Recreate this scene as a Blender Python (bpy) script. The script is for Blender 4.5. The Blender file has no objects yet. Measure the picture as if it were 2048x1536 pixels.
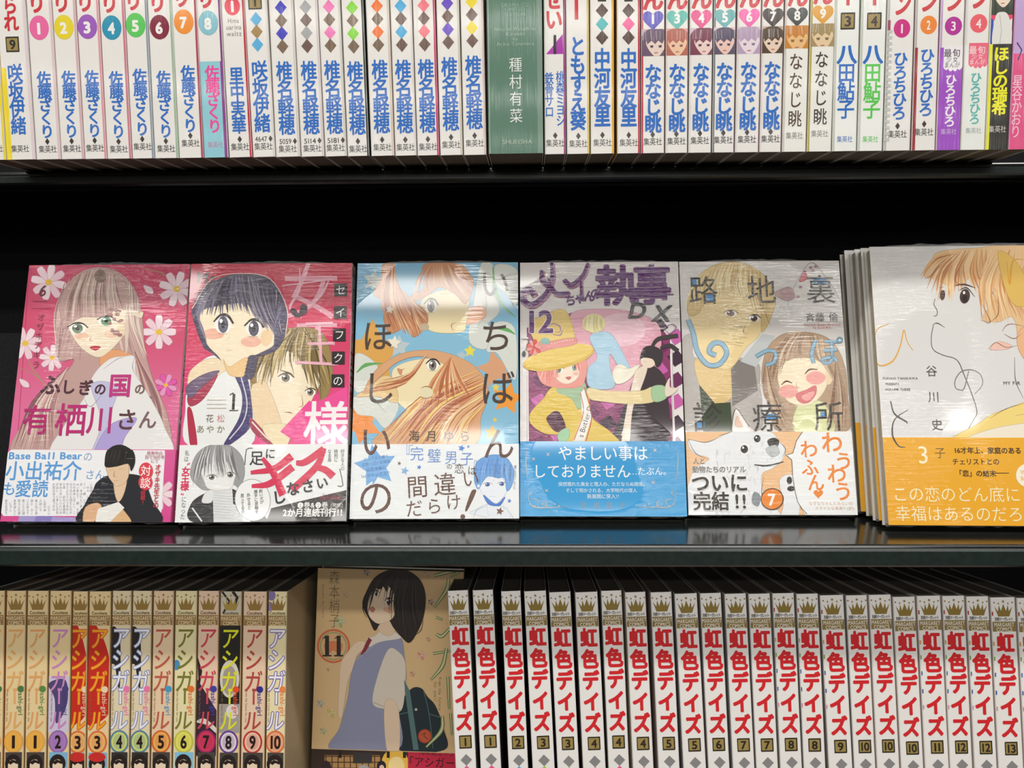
import bpy, math, random
import numpy as np
from mathutils import Vector, Matrix
from mathutils.geometry import tessellate_polygon
from math import sin, cos, pi, radians, sqrt, atan2

random.seed(7)
SC = bpy.context.scene
COL = SC.collection

# ------------------------------------------------------------------ camera
F_PX = 1650.0
CAM = Vector((0, 0, 1.30))
def cam_axes(yaw=1.3, pitch=5.4, roll=.35):
    t, p, e = radians(yaw), radians(pitch), radians(roll)
    F = Vector((-sin(t)*cos(p), cos(t)*cos(p), -sin(p)))
    R0 = Vector((cos(t), sin(t), 0)); U0 = R0.cross(F)
    return F, R0*cos(e)-U0*sin(e), U0*cos(e)+R0*sin(e)
CF, CR, CU = cam_axes()
cd = bpy.data.cameras.new('camera'); cam = bpy.data.objects.new('camera', cd); COL.objects.link(cam)
cd.sensor_width = 36; cd.lens = F_PX/2048*36; cd.clip_start = .01
cam.matrix_world = Matrix(((CR.x, CU.x, -CF.x, CAM.x), (CR.y, CU.y, -CF.y, CAM.y), (CR.z, CU.z, -CF.z, CAM.z), (0, 0, 0, 1)))
SC.camera = cam
def ray(x, y): return CF + CR*((x-1024)/F_PX) - CU*((y-768)/F_PX)
def hit(x, y, p0, n):
    d = ray(x, y); return CAM + d*((Vector(p0)-CAM).dot(n)/d.dot(n))
def hit_z(x, y, z): return hit(x, y, (0, 0, z), Vector((0, 0, 1)))

# ------------------------------------------------------------------ light
w = bpy.data.worlds.new('shop_air'); SC.world = w; w.use_nodes = True
w.node_tree.nodes['Background'].inputs[0].default_value = (1, .965, .92, 1)
w.node_tree.nodes['Background'].inputs[1].default_value = .12
def area(name, loc, target, sx, sy, power, col=(1, .97, .92)):
    l = bpy.data.lights.new(name, 'AREA'); l.shape = 'RECTANGLE'; l.size = sx; l.size_y = sy; l.energy = power; l.color = col
    o = bpy.data.objects.new(name, l); COL.objects.link(o); o.location = loc
    o.rotation_euler = (Vector(target)-Vector(loc)).to_track_quat('-Z', 'Y').to_euler(); return o
area('ceiling_tube_light', (.1, -.12, 2.62), (.1, .5, 1.3), 2.4, .10, 22)
for i_, y_ in enumerate((-1.5, -2.9, -4.3, -5.7, -7.1)):
    area('ceiling_tube_light', ((-.3, .4)[i_ % 2], y_, 2.62), ((-.3, .4)[i_ % 2], y_+.6, 0), 3.2, .14, 28.5)
SC.view_settings.view_transform = 'Standard'; SC.view_settings.look = 'None'
SC.view_settings.gamma = 1; SC.view_settings.use_curve_mapping = False
SC.view_settings.exposure = 0.0

# ------------------------------------------------------------------ colour and materials
def lin(c):
    return tuple((x/12.92 if x <= .04045 else ((x+.055)/1.055)**2.4) for x in c)
def hx(h):
    if not isinstance(h, str): return h
    return lin(tuple(int(h[i:i+2], 16)/255 for i in (0, 2, 4)))
def mixc(a, b, t): return tuple(p+(q-p)*t for p, q in zip(hx(a), hx(b)))

def new_mat(name):
    m = bpy.data.materials.new(name); m.use_nodes = True
    return m, m.node_tree.nodes, m.node_tree.links, m.node_tree.nodes['Principled BSDF']

def wrapped_mat(name, sc, strength, coat=.7, rough=.13, base=None, env=True):
    """printed paper under tight shrink film: colour from the print, film as a wrinkled glossy coat"""
    m, N, L, B = new_mat(name)
    if base is None:
        a = N.new('ShaderNodeAttribute'); a.attribute_name = 'Col'; L.new(a.outputs['Color'], B.inputs['Base Color'])
    else: B.inputs['Base Color'].default_value = (*hx(base), 1)
    B.inputs['Roughness'].default_value = .55; B.inputs['Specular IOR Level'].default_value = .25
    B.inputs['Coat Weight'].default_value = coat; B.inputs['Coat Roughness'].default_value = rough
    tc = N.new('ShaderNodeTexCoord'); oi = N.new('ShaderNodeObjectInfo')
    ad = N.new('ShaderNodeVectorMath'); ad.operation = 'ADD'
    sc1 = N.new('ShaderNodeVectorMath'); sc1.operation = 'SCALE'; sc1.inputs[0].default_value = (1, 1, 1)
    L.new(oi.outputs['Random'], sc1.inputs['Scale']); L.new(tc.outputs['Object'], ad.inputs[0]); L.new(sc1.outputs[0], ad.inputs[1])
    mp = N.new('ShaderNodeMapping'); mp.inputs['Scale'].default_value = sc; L.new(ad.outputs[0], mp.inputs[0])
    n1 = N.new('ShaderNodeTexNoise'); n1.inputs['Scale'].default_value = 1; n1.inputs['Detail'].default_value = 3; L.new(mp.outputs[0], n1.inputs[0])
    mp2 = N.new('ShaderNodeMapping'); mp2.inputs['Scale'].default_value = (14, 14, 14); L.new(ad.outputs[0], mp2.inputs[0])
    n2 = N.new('ShaderNodeTexNoise'); n2.inputs['Scale'].default_value = 1; n2.inputs['Detail'].default_value = 1; L.new(mp2.outputs[0], n2.inputs[0])
    rm = N.new('ShaderNodeMapRange'); rm.inputs[1].default_value = .42; rm.inputs[2].default_value = .62; L.new(n2.outputs[0], rm.inputs[0])
    mu = N.new('ShaderNodeMath'); mu.operation = 'MULTIPLY'; L.new(n1.outputs[0], mu.inputs[0]); L.new(rm.outputs[0], mu.inputs[1])
    bp = N.new('ShaderNodeBump'); bp.inputs['Strength'].default_value = strength; bp.inputs['Distance'].default_value = .0008
    L.new((mu if env else n1).outputs[0], bp.inputs['Height']); L.new(bp.outputs[0], B.inputs['Coat Normal'])
    return m
M_SPINE = wrapped_mat('film_wrapped_spine_print', (1300, 1300, 5), .6, coat=.5, rough=.07, env=False)
M_COVER = wrapped_mat('film_wrapped_cover_print', (30, 420, 640), .75, coat=.8, rough=.06)
M_PLAIN = wrapped_mat('coated_print', (60, 60, 60), .1, coat=.5, rough=.2)

def simple(name, col, rough=.5, noise=0, nscale=60, spec=.5, metal=0, bump=0, stretch=(1, 1, 1)):
    m, N, L, B = new_mat(name)
    tc = N.new('ShaderNodeTexCoord'); mp = N.new('ShaderNodeMapping'); mp.inputs['Scale'].default_value = stretch
    L.new(tc.outputs['Object'], mp.inputs[0])
    n = N.new('ShaderNodeTexNoise'); n.inputs['Scale'].default_value = nscale; n.inputs['Detail'].default_value = 4; L.new(mp.outputs[0], n.inputs[0])
    r = N.new('ShaderNodeValToRGB'); c = hx(col)
    r.color_ramp.elements[0].position = .35; r.color_ramp.elements[1].position = .65
    r.color_ramp.elements[0].color = (*[x*(1-noise) for x in c], 1); r.color_ramp.elements[1].color = (*[min(1, x*(1+noise)) for x in c], 1)
    L.new(n.outputs[0], r.inputs[0]); L.new(r.outputs[0], B.inputs['Base Color'])
    B.inputs['Roughness'].default_value = rough; B.inputs['Metallic'].default_value = metal; B.inputs['Specular IOR Level'].default_value = spec
    if bump:
        b = N.new('ShaderNodeBump'); b.inputs['Strength'].default_value = bump; b.inputs['Distance'].default_value = .0005
        L.new(n.outputs[0], b.inputs['Height']); L.new(b.outputs[0], B.inputs['Normal'])
    return m
M_PAGES = simple('page_edges', 'cdc4b0', .8, .18, 1, bump=.3, stretch=(60, 3000, 60))
M_PAGES_SHADED = simple('page_edges_shaded', '6a6255', .8, .18, 1, bump=.3, stretch=(3000, 60, 60))  # darker copy of the page colour, with top and underside shade painted in
M_SHELF = simple('black_green_enamel', '111615', .16, .15, 300, spec=.55)
M_LIP = simple('dark_green_enamel_rail', '232e2b', .32, .15, 200, spec=.5)
M_BACK = simple('matt_black_panel', '17171a', .75, .25, 500, spec=.2)
M_BOXCARD = simple('box_cardboard', '9a9484', .8, .2, 200)
M_FLOOR = simple('shop_floor_carpet', '45403c', .9, .12, 30)
M_WALL = simple('shop_wall_paint', 'd8d4cc', .8, .03, 3)
def film_mat():
    m, N, L, B = new_mat('clear_shrink_film')
    B.inputs['Base Color'].default_value = (.9, .9, .9, 1); B.inputs['Roughness'].default_value = .12
    B.inputs['Transmission Weight'].default_value = 0
    t = N.new('ShaderNodeBsdfTransparent'); mx = N.new('ShaderNodeMixShader'); mx.inputs[0].default_value = .22
    n = N.new('ShaderNodeTexNoise'); n.inputs['Scale'].default_value = 400; b = N.new('ShaderNodeBump'); b.inputs['Strength'].default_value = .6; b.inputs['Distance'].default_value = .001
    L.new(n.outputs[0], b.inputs['Height']); L.new(b.outputs[0], B.inputs['Normal'])
    L.new(t.outputs[0], mx.inputs[1]); L.new(B.outputs[0], mx.inputs[2]); L.new(mx.outputs[0], N['Material Output'].inputs[0])
    return m
M_FILM = film_mat()

# ------------------------------------------------------------------ object helpers
def link(name, verts, faces, mats, parent=None, cols=None, midx=None, smooth=False):
    me = bpy.data.meshes.new(name)
    me.from_pydata(verts, [], faces)
    for m in (mats if isinstance(mats, (list, tuple)) else [mats]): me.materials.append(m)
    if midx is not None: me.polygons.foreach_set('material_index', midx)
    if cols is not None:
        a = me.color_attributes.new('Col', 'FLOAT_COLOR', 'POINT')
        c = np.ones((len(verts), 4), np.float32); c[:, :3] = cols
        a.data.foreach_set('color', c.ravel())
    if smooth: me.shade_smooth()
    me.update()
    o = bpy.data.objects.new(name, me); COL.objects.link(o)
    if parent: o.parent = parent
    return o
def thing(name, label, cat, group=None, mw=None, kind=None):
    o = bpy.data.objects.new(name, None); o.empty_display_size = .02; COL.objects.link(o)
    o['label'] = label; o['category'] = cat
    if group: o['group'] = group
    if kind: o['kind'] = kind
    if mw is not None: o.matrix_world = mw
    return o
def box_vf(x0, x1, y0, y1, z0, z1):
    v = [(x, y, z) for x in (x0, x1) for y in (y0, y1) for z in (z0, z1)]
    return v, [(0, 1, 3, 2), (4, 6, 7, 5), (0, 4, 5, 1), (2, 3, 7, 6), (0, 2, 6, 4), (1, 5, 7, 3)]
def extrude_x(profile, x0, x1):
    """closed (y,z) outline swept along x"""
    n = len(profile)
    v = [(x0, y, z) for y, z in profile]+[(x1, y, z) for y, z in profile]
    f = [(i, (i+1) % n, n+(i+1) % n, n+i) for i in range(n)]+[tuple(range(n-1, -1, -1)), tuple(range(n, 2*n))]
    return v, f

# ------------------------------------------------------------------ lettering: glyph outlines of Blender's own font
_cu = bpy.data.curves.new('glyph', 'FONT'); _go = bpy.data.objects.new('glyph', _cu); COL.objects.link(_go)
_cu.resolution_u = 4
_G = {}
def glyph(ch, off):
    k = (ch, off)
    if k not in _G:
        _cu.body = ch; _cu.offset = off
        bpy.context.view_layer.update(); dg = bpy.context.evaluated_depsgraph_get()
        ev = _go.evaluated_get(dg); m = ev.to_mesh(); m.calc_loop_triangles()
        v = np.zeros(len(m.vertices)*3, np.float32); m.vertices.foreach_get('co', v)
        t = np.zeros(len(m.loop_triangles)*3, np.int32); m.loop_triangles.foreach_get('vertices', t)
        v = v.reshape(-1, 3)[:, :2].astype(float)
        if ord(ch) < 0x2000 and len(v): cx, adv = (v[:, 0].min()+v[:, 0].max())/2, (v[:, 0].max()-v[:, 0].min())
        else: cx, adv = .5, 1.
        _G[k] = (v-np.array([cx, .36 if ord(ch) < 0x2000 else .38]), t.reshape(-1, 3), adv)
        ev.to_mesh_clear()
    return _G[k]

# ------------------------------------------------------------------ flat print on a page
def smooth_closed(P, n=6):
    P = np.array(P, float); N = len(P); out = []
    for i in range(N):
        p0, p1, p2, p3 = P[i-1], P[i], P[(i+1) % N], P[(i+2) % N]
        for k in range(n):
            t = k/n; out.append(.5*((2*p1)+(-p0+p2)*t+(2*p0-5*p1+4*p2-p3)*t*t+(-p0+3*p1-3*p2+p3)*t**3))
    return np.array(out)
def smooth_open(P, n=6):
    P = np.array(P, float)
    if len(P) < 3: return P
    P = np.vstack([2*P[0]-P[1], P, 2*P[-1]-P[-2]]); out = []
    for i in range(1, len(P)-2):
        p0, p1, p2, p3 = P[i-1:i+3]
        for k in range(n):
            t = k/n; out.append(.5*((2*p1)+(-p0+p2)*t+(2*p0-5*p1+4*p2-p3)*t*t+(-p0+3*p1-3*p2+p3)*t**3))
    out.append(P[-2]); return np.array(out)

class Frame:
    """a flat rectangle in space: bottom-left corner O, width direction X, up direction Z, depth Y (metres)"""
    def __init__(s, O, X, Z, W, H):
        s.O, s.X, s.Z = Vector(O), Vector(X).normalized(), Vector(Z).normalized()
        s.Y = s.Z.cross(s.X).normalized(); s.W, s.H = W, H
    def matrix(s):
        m = Matrix.Identity(4)
        for i, a in enumerate((s.X, s.Y, s.Z)):
            for j in range(3): m[j][i] = a[j]
            m[i][3] = s.O[i]
        return m
    def uv(s, px, py):
        p = hit(px, py, s.O, s.Y)-s.O
        return p.dot(s.X)*1000, (s.H-p.dot(s.Z))*1000

class Sheet:
    STEP = 2.2e-6
    def __init__(s, W, H, frame=None, zoom=None, v0=0, v1=None):
        s.W, s.H, s.fr, s.zoom = W, H, frame, zoom or (0, 0, 1)
        s.lo, s.hi = np.array([0., v0]), np.array([W, H if v1 is None else v1])
        s.V, s.T, s.C, s.L, s.n, s.layer = [], [], [], [], 0, 1
        if frame:
            a, b = s.uv((500, 700)), s.uv((510, 700)); s.k = abs(b[0]-a[0])/10   # mm per zoomed pixel
    def uv(s, p):
        x0, y0, sc = s.zoom
        return np.array(s.fr.uv(x0+p[0]/sc, y0+p[1]/sc))
    def _put(s, v, t, c):
        s.V.append(v); s.T.append(np.asarray(t)+s.n); s.n += len(v)
        s.C.append(c); s.L.append(np.full(len(v), s.layer*s.STEP))
    def mm(s, v, t, col):
        """triangles in page millimetres, cut at the page edge"""
        v = np.asarray(v, float)
        cf = (lambda q: np.array([hx(col(x, y)) for x, y in q])) if callable(col) else (lambda q: np.tile(hx(col), (len(q), 1)))
        inside = ((v >= s.lo-1e-9) & (v <= s.hi+1e-9)).all(1)
        t = np.asarray(t)
        if inside.all(): s._put(v, t, cf(v)); return
        if (v.max(0) < s.lo).any() or (v.min(0) > s.hi).any(): return
        ok = inside[t].all(1)
        if ok.any(): s._put(v, t[ok], cf(v))
        for tri in t[~ok]:
            poly = [v[i] for i in tri]
            for ax in (0, 1):
                for lim, sg in ((s.lo[ax], 1), (s.hi[ax], -1)):
                    out = []
                    for a, b in zip(poly, poly[1:]+poly[:1]):
                        da, db = (a[ax]-lim)*sg, (b[ax]-lim)*sg
                        if da >= 0: out.append(a)
                        if (da >= 0) != (db >= 0): out.append(a+(b-a)*(da/(da-db)))
                    poly = out
                    if len(poly) < 3: break
                if len(poly) < 3: break
            if len(poly) >= 3:
                q = np.array(poly); s._put(q, [(0, i, i+1) for i in range(1, len(q)-1)], cf(q))
    def poly_mm(s, P, col):
        s.layer += 1
        P = np.asarray(P, float)
        t = tessellate_polygon([[Vector((x, y, 0)) for x, y in P]])
        s.mm(P, t, col)
    # --- drawing in the coordinates of a zoomed look at the photograph
    def pts(s, P): return np.array([s.uv(p) for p in P])
    def poly(s, P, col): s.poly_mm(s.pts(P), col)
    def blob(s, P, col, n=6, ol=2.2):
        Q = smooth_closed(s.pts(P), n); s.poly_mm(Q, col)
        if ol: s.stroke_mm(np.vstack([Q, Q[:1]]), ol*s.k, mixc(col, '503830', .42)); s.layer -= .5
    def rect(s, x0, y0, x1, y1, col): s.poly([(x0, y0), (x1, y0), (x1, y1), (x0, y1)], col)
    def grad(s, v0, v1, stops):
        """whole-width ground between v0 and v1 (mm), printed colour blend down the page"""
        s.layer += 1; n = 16
        vs = np.linspace(v0, v1, n+1); st = [(a, hx(c)) for a, c in stops]
        V = np.array([(u, v) for v in vs for u in (0, s.W)]); T = []
        for i in range(n): T += [(2*i, 2*i+1, 2*i+3), (2*i, 2*i+3, 2*i+2)]
        def f(x, y):
            q = (y-v0)/(v1-v0)
            return tuple(float(np.interp(q, [a for a, _ in st], [c[j] for _, c in st])) for j in range(3))
        s.mm(V, T, f)
    def ell(s, cx, cy, rx, ry, col, rot=0, n=20):
        a = radians(rot)
        s.poly([(cx+rx*cos(t)*cos(a)-ry*sin(t)*sin(a), cy+rx*cos(t)*sin(a)+ry*sin(t)*cos(a)) for t in np.linspace(0, 2*pi, n, endpoint=False)], col)
    def stroke_mm(s, P, w, col, taper=(1, 1)):
        s.layer += 1; P = np.asarray(P, float)
        d = np.gradient(P, axis=0); d /= np.maximum(np.linalg.norm(d, axis=1), 1e-9)[:, None]
        nrm = np.stack([-d[:, 1], d[:, 0]], 1); q = np.linspace(0, 1, len(P))
        ww = w/2*np.where(q < .5, taper[0]+(1-taper[0])*q*2, 1+(taper[1]-1)*(q-.5)*2)
        A, B = P+nrm*ww[:, None], P-nrm*ww[:, None]; n = len(P)
        T = [t for i in range(n-1) for t in ((i, i+1, n+i+1), (i, n+i+1, n+i))]
        s.mm(np.vstack([A, B]), T, col)
    def line(s, P, w, col, taper=(.3, .2), n=5): s.stroke_mm(smooth_open(s.pts(P), n), w*s.k, col, taper)
    def lines(s, LL, w, col, taper=(.3, .2)):
        for P in LL: s.line(P, w, col, taper)
    def hair(s, A, B, n, w, cols, bow=0, jit=6, taper=(.3, .1)):
        """strands from curve A to curve B"""
        A, B = smooth_open(A, 8), smooth_open(B, 8); rnd = random.Random(len(A)*7+n)
        for i in range(n):
            t = (i+rnd.random())/n
            a = A[min(int(t*(len(A)-1)), len(A)-1)]; b = B[min(int(t*(len(B)-1)), len(B)-1)]+np.array([rnd.uniform(-jit, jit), rnd.uniform(-jit, jit)])
            m = (a+b)/2; d = b-a; m = m+np.array([-d[1], d[0]])*(bow+rnd.uniform(-.03, .03))
            s.line([a, m, b], w*rnd.uniform(.5, 1.4), rnd.choice(cols), taper, 4); s.layer -= .75
    def star(s, cx, cy, r, col, rot=-90, k=.45, n=5):
        s.poly([(cx+(r if i % 2 == 0 else r*k)*cos(radians(rot+i*180/n)), cy+(r if i % 2 == 0 else r*k)*sin(radians(rot+i*180/n))) for i in range(2*n)], col)
    def flower(s, cx, cy, r, col, mid, n=8, rot=0):
        for i in range(n):
            a = rot+i*2*pi/n; c, d = cos(a), sin(a)
            P = [(0, 0), (.55, -.2), (.95, -.17), (1, 0), (.95, .17), (.55, .2)]
            s.blob([(cx+r*(x*c-y*d), cy+r*(x*d+y*c)) for x, y in P], col if i % 2 else mixc(col, 'ffffff', .25), 4)
        s.ell(cx, cy, r*.2, r*.18, mid, 0, 10)
    def heart(s, cx, cy, r, col):
        s.poly([(cx+r*.0625*16*sin(t)**3, cy-r*.0625*(13*cos(t)-5*cos(2*t)-2*cos(3*t)-cos(4*t))) for t in np.linspace(0, 2*pi, 26, endpoint=False)], col)
    # --- lettering
    def ch_mm(s, ch, u, v, w, h, col, off=.0, rot=0, shear=0, outline=None):
        if ch in ' \u3000': return
        for o, c in (([(off+outline[0], outline[1])] if outline else [])+[(off, col)]):
            b = max(0, o); V, T, adv = glyph(ch, round(min(o, 0), 3))
            if not len(V): return
            P = V.copy(); P[:, 0] += P[:, 1]*shear; P = P*np.array([w, h/.95])
            if rot: a = radians(rot); P = P@np.array([[cos(a), sin(a)], [-sin(a), cos(a)]])
            P = P*np.array([1, -1])+np.array([u, v]); s.layer += 1
            if b < .004: s.mm(P, T[:, ::-1], c); continue
            k = 4 if b < .025 else 8      # heavier weight: the glyph printed again, shifted a hair each way
            for j in range(k):
                q = 2*pi*(j+.5)/k; s.layer += .12; s.mm(P+np.array([cos(q)*b*w, sin(q)*b*h]), T[:, ::-1], c)
    def t(s, txt, x, y, size, col, off=.0, sx=1., rot=0, pitch=None, shear=0, outline=None, slope=0):
        """a run of characters centred on zoomed pixel x,y"""
        u, v = s.uv((x, y)); k = s.k; sz = size*k
        adv = [(max(glyph(c, 0)[2], .3)+.1 if ord(c) < 0x2000 and c != ' ' else (.35 if c == ' ' else 1.0)) for c in txt]
        if pitch: adv = [pitch/size/sx]*len(txt)
        tot = sum(adv)*sz*sx; p = u-tot/2; a = radians(slope)
        if rot: p = 0
        for c, d in zip(txt, adv):
            m = p+d*sz*sx/2
            if rot:
                q = m-tot/2; r = radians(rot); s.ch_mm(c, u+q*cos(r), v-q*sin(r), sz*sx, sz, col, off, rot, shear, outline)
            else: s.ch_mm(c, m, v+(m-u)*math.tan(a), sz*sx, sz, col, off, 0, shear, outline)
            p += d*sz*sx
    def vt(s, txt, x, y0, y1, w, col, off=.0, outline=None, x1=None, hk=1.):
        """a column of characters from y0 to y1"""
        n = len(txt)
        for i, c in enumerate(txt):
            yy = y0+(y1-y0)*(i+.5)/n; xx = x+((x1-x)*(i+.5)/n if x1 is not None else 0)
            u, v = s.uv((xx, yy)); h = (y1-y0)/n*s.k*hk
            s.ch_mm(c, u, v, w*s.k, h, col, off, 90 if c in 'ー―─…' else 0, 0, outline)
    def geo(s, place):
        """vertices in the book's own space; place(u, v, lift)->xyz in metres"""
        if not s.V: return np.zeros((0, 3)), np.zeros((0, 3), int), np.zeros((0, 3))
        V = np.vstack(s.V); L = np.concatenate(s.L)
        return place(V[:, 0], V[:, 1], L), np.vstack(s.T), np.vstack(s.C)

# ------------------------------------------------------------------ books
PAPER = 'eeebe6'
def jacket_geo(profile, spans, cols_of, th=.0004, inner='e8e4dc'):
    """folded paper cover: outline in (x,y), one colour per outline stretch and per height span"""
    V, F, C = [], [], []
    P = [np.array(p) for p in profile]; n = len(P)
    Nn = []
    for i in range(n):
        d = P[min(i+1, n-1)]-P[max(i-1, 0)]; d = d/np.linalg.norm(d); Nn.append(np.array([-d[1], d[0]]))
    I = [p+q*th for p, q in zip(P, Nn)]
    z0, z1 = spans[-1][1], spans[0][0]
    for (za, zb, key) in spans:
        for i in range(n-1):
            b = len(V); V += [(*P[i], zb), (*P[i+1], zb), (*P[i+1], za), (*P[i], za)]
            F.append((b, b+1, b+2, b+3)); C += [hx(cols_of(i, key))]*4
    ic = hx(inner)
    def q(*p):
        b = len(V); V.extend(p); F.append((b, b+1, b+2, b+3)); C.extend([ic]*4)
    for i in range(n-1):
        q((*I[i+1], z0), (*I[i], z0), (*I[i], z1), (*I[i+1], z1))
        q((*P[i], z1), (*P[i+1], z1), (*I[i+1], z1), (*I[i], z1))
        q((*P[i+1], z0), (*P[i], z0), (*I[i], z0), (*I[i+1], z0))
    for i in (0, n-1): q((*P[i], z0), (*P[i], z1), (*I[i], z1), (*I[i], z0))
    return V, F, C

def build(name, geo, sheets, mat, parent):
    V, F, C = geo
    V, C = list(map(tuple, V)), list(C); V0 = len(V)
    allV, allC, F = [np.array(V)], [np.array(C)], list(F)
    n = V0
    for sh, place in sheets:
        v, t, c = sh.geo(place)
        if len(v): allV.append(v); allC.append(c); F += (t+n).tolist(); n += len(v)
    return link(name, np.vstack(allV).tolist(), F, mat, parent, np.vstack(allC))

def spine_book(fr, label, sheet, spans, boards, group, D=.112, r=.0009, obi=None, wrap=True):
    """a book shelved spine outwards.  spans: (v0 mm, v1 mm, colour) down the jacket; boards: (left, right) colours"""
    W, H = fr.W, fr.H
    root = thing('manga_book', label, 'book', group, fr.matrix())
    arc = [(r-r*cos(a), r-r*sin(a)) for a in np.linspace(0, pi/2, 4)]
    prof = [(0, D)]+arc+[(W-x, y) for x, y in reversed(arc)]+[(W, D)]
    n = len(prof)
    def colr(i, key):
        col = key
        if i == 0: return boards[0] if not isinstance(boards[0], dict) else boards[0].get(col, PAPER)
        if i == n-2: return boards[1] if not isinstance(boards[1], dict) else boards[1].get(col, PAPER)
        if i == n-3 and len(boards) > 2: return boards[1]
        return col
    def place(u, v, L):
        return np.stack([u/1000, -L-2e-5, H-v/1000], 1)
    sp = [(H-a/1000, max(0, H-b/1000), c) for a, b, c in spans]
    build('jacket', jacket_geo(prof, sp, colr), [(sheet, place)], M_SPINE, root)
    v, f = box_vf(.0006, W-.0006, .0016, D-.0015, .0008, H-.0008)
    link('page_block', v, f, M_PAGES_SHADED, root)
    if obi:
        a, b, c, sh = obi; o = .00015
        pr = [(x+(-o if x < W/2 else o), y-(o if y < D else 0)) for x, y in prof]
        build('paper_band', jacket_geo(pr, [(H-a/1000, H-b/1000, c)], lambda i, k: k, th=.0001), [(sh, lambda u, v, L: place(u, v, L+o))], M_SPINE, root)
    if wrap:
        rnd = random.Random(label); m = 10
        V = []
        for i in range(m+1):
            x = W*i/m
            V += [(x, rnd.uniform(.004, .006), 0), (x, rnd.uniform(.001, .004), -rnd.uniform(.0003, .0011))]
        link('film_seam', V, [(2*i, 2*i+2, 2*i+3, 2*i+1) for i in range(m)], M_FILM, root)
    return root

def face_book(fr, label, sheet, base, T, group=None, obi=None, spine_sheet=None, spine_col=None, spine_on='right', seam=True, name='manga_book', spine_obi=None, mat=None, back=None):
    """a book shown cover outwards, its spine on the right"""
    mat = mat or M_COVER
    W, H, r = fr.W, fr.H, .0018
    root = thing(name, label, 'book', group, fr.matrix())
    arc = [(W-r+r*sin(a), r-r*cos(a)) for a in np.linspace(0, pi/2, 4)]
    arc2 = [(W-r+r*cos(a), T-r+r*sin(a)) for a in np.linspace(0, pi/2, 4)]
    prof = [(0, 0)]+arc+arc2+[(0, T)]
    sc = spine_col or base
    def fplace(u, v, L): return np.stack([u/1000, -L-2e-5, H-v/1000], 1)
    def splace(u, v, L): return np.stack([np.full_like(u, W)+L+2e-5, u/1000, H-v/1000], 1)
    cf = lambda i, k: base if i < 3 else sc
    sh = [(sheet, fplace)]+([(spine_sheet, splace)] if spine_sheet else [])
    build('jacket', jacket_geo(prof, [(H, 0, 0)], cf), sh, mat, root)
    v, f = box_vf(.0015, W-.0014, .0006, T-.0006, .0008, H-.0008)
    link('page_block', v, f, M_PAGES, root)
    if obi:
        a, b, c, osh, osc = obi; o = .0003+(sheet.layer*Sheet.STEP if False else 0)
        pr = [(0, -o)]+[(x+o*(x > W-r*.5), y-o) for x, y in arc]+[(x+o, y) for x, y in arc2]+[(0, T+o)]
        ss = [(osh, lambda u, v, L: fplace(u, v, L+o))]
        if spine_obi: ss.append((spine_obi, lambda u, v, L: splace(u, v, L+o)))
        build('paper_band', jacket_geo(pr, [(H-a/1000, H-b/1000, 0)], lambda i, k: c if i < 4 else (osc or c), th=.0001), ss, mat, root)
    if seam:
        for z, s, nm in ((0, -1, 'film_seam'), (H, 1, 'film_seam')):
            rnd = random.Random(label+str(z)); m = 26; V = []
            for i in range(m+1):
                x = W*i/m; hh = (.0008+.0028*abs(sin(pi*i/m))**.6) if s > 0 else rnd.uniform(.0003, .0014)
                V += [(x, T*.45, z), (x, T*.45+rnd.uniform(-.0012, .0012), z+s*hh*rnd.uniform(.85, 1.1))]
            link(nm, V, [(2*i, 2*i+2, 2*i+3, 2*i+1) for i in range(m)], M_FILM, root)
    return root

# ------------------------------------------------------------------ planes of the three rows
X3 = Vector((1, 0, 0))
def up_of(tilt, lean=0):
    t = radians(tilt); u = Vector((0, sin(t), cos(t))); return (u*cos(lean)+X3*sin(lean)).normalized()
TOP_Y, SURF_TOP = .512, None
zb = hit(1100, 309, (0, TOP_Y, 0), Vector((0, 1, 0))).z
Z_TOP, Z_MID = zb, 1.30-.138-.0047
print('top shelf z', zb, [hit(x, y, (0, TOP_Y, 0), Vector((0, 1, 0))).z for x, y in ((24, 322), (2000, 288))])
BT = 8.6
BN = Vector((0, cos(radians(BT)), -sin(radians(BT))))
BP = hit(1024, 1187, (0, .516, 0), Vector((0, 1, 0)))

# ------------------------------------------------------------------ the bookcase
bc = thing('bookcase', 'black-green enamelled metal bookcase filling the picture, holding three rows of manga', 'bookcase')
XL, XR = -.62, .62
def shelf_board(y0, y1, ztop, th, lip, name='shelf_board'):
    r = .0022
    prof = [(y1, ztop), (y1, ztop-th*.6), (y0+.014, ztop-th*.6), (y0+.014, ztop-lip), (y0+.0015, ztop-lip)]
    prof += [(y0, ztop-lip+.0015), (y0, ztop-r)]+[(y0+r-r*cos(a), ztop-r+r*sin(a)) for a in np.linspace(.3, pi/2, 5)]
    return extrude_x([(y, z) for y, z in prof], XL, XR)
y_lip_top = .553
zl = hit(1024, 361, (0, y_lip_top, 0), Vector((0, 1, 0))).z
v, f = shelf_board(y_lip_top, .69, Z_TOP, .014, Z_TOP-zl+.001)
link('shelf_board', v, f, M_SHELF, bc)
v, f = extrude_x([(y_lip_top-.004, Z_TOP-.0045), (y_lip_top-.001, Z_TOP-.0035), (y_lip_top-.0002, Z_TOP-.004), (y_lip_top-.0002, zl+.0012), (y_lip_top-.002, zl), (y_lip_top-.004, zl+.001)], XL, XR)
link('shelf_rail', v, f, M_LIP, bc)
v, f = extrude_x([(.575, zl+.004), (.58, zl+.0005), (.588, zl+.0005), (.593, zl+.004)], XL, XR)
link('shelf_rib', v, f, M_LIP, bc)
ym = .4835; zm = hit(1024, 1131, (0, ym, 0), Vector((0, 1, 0))).z
v, f = shelf_board(ym, .69, Z_MID, .014, Z_MID-zm)
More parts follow.
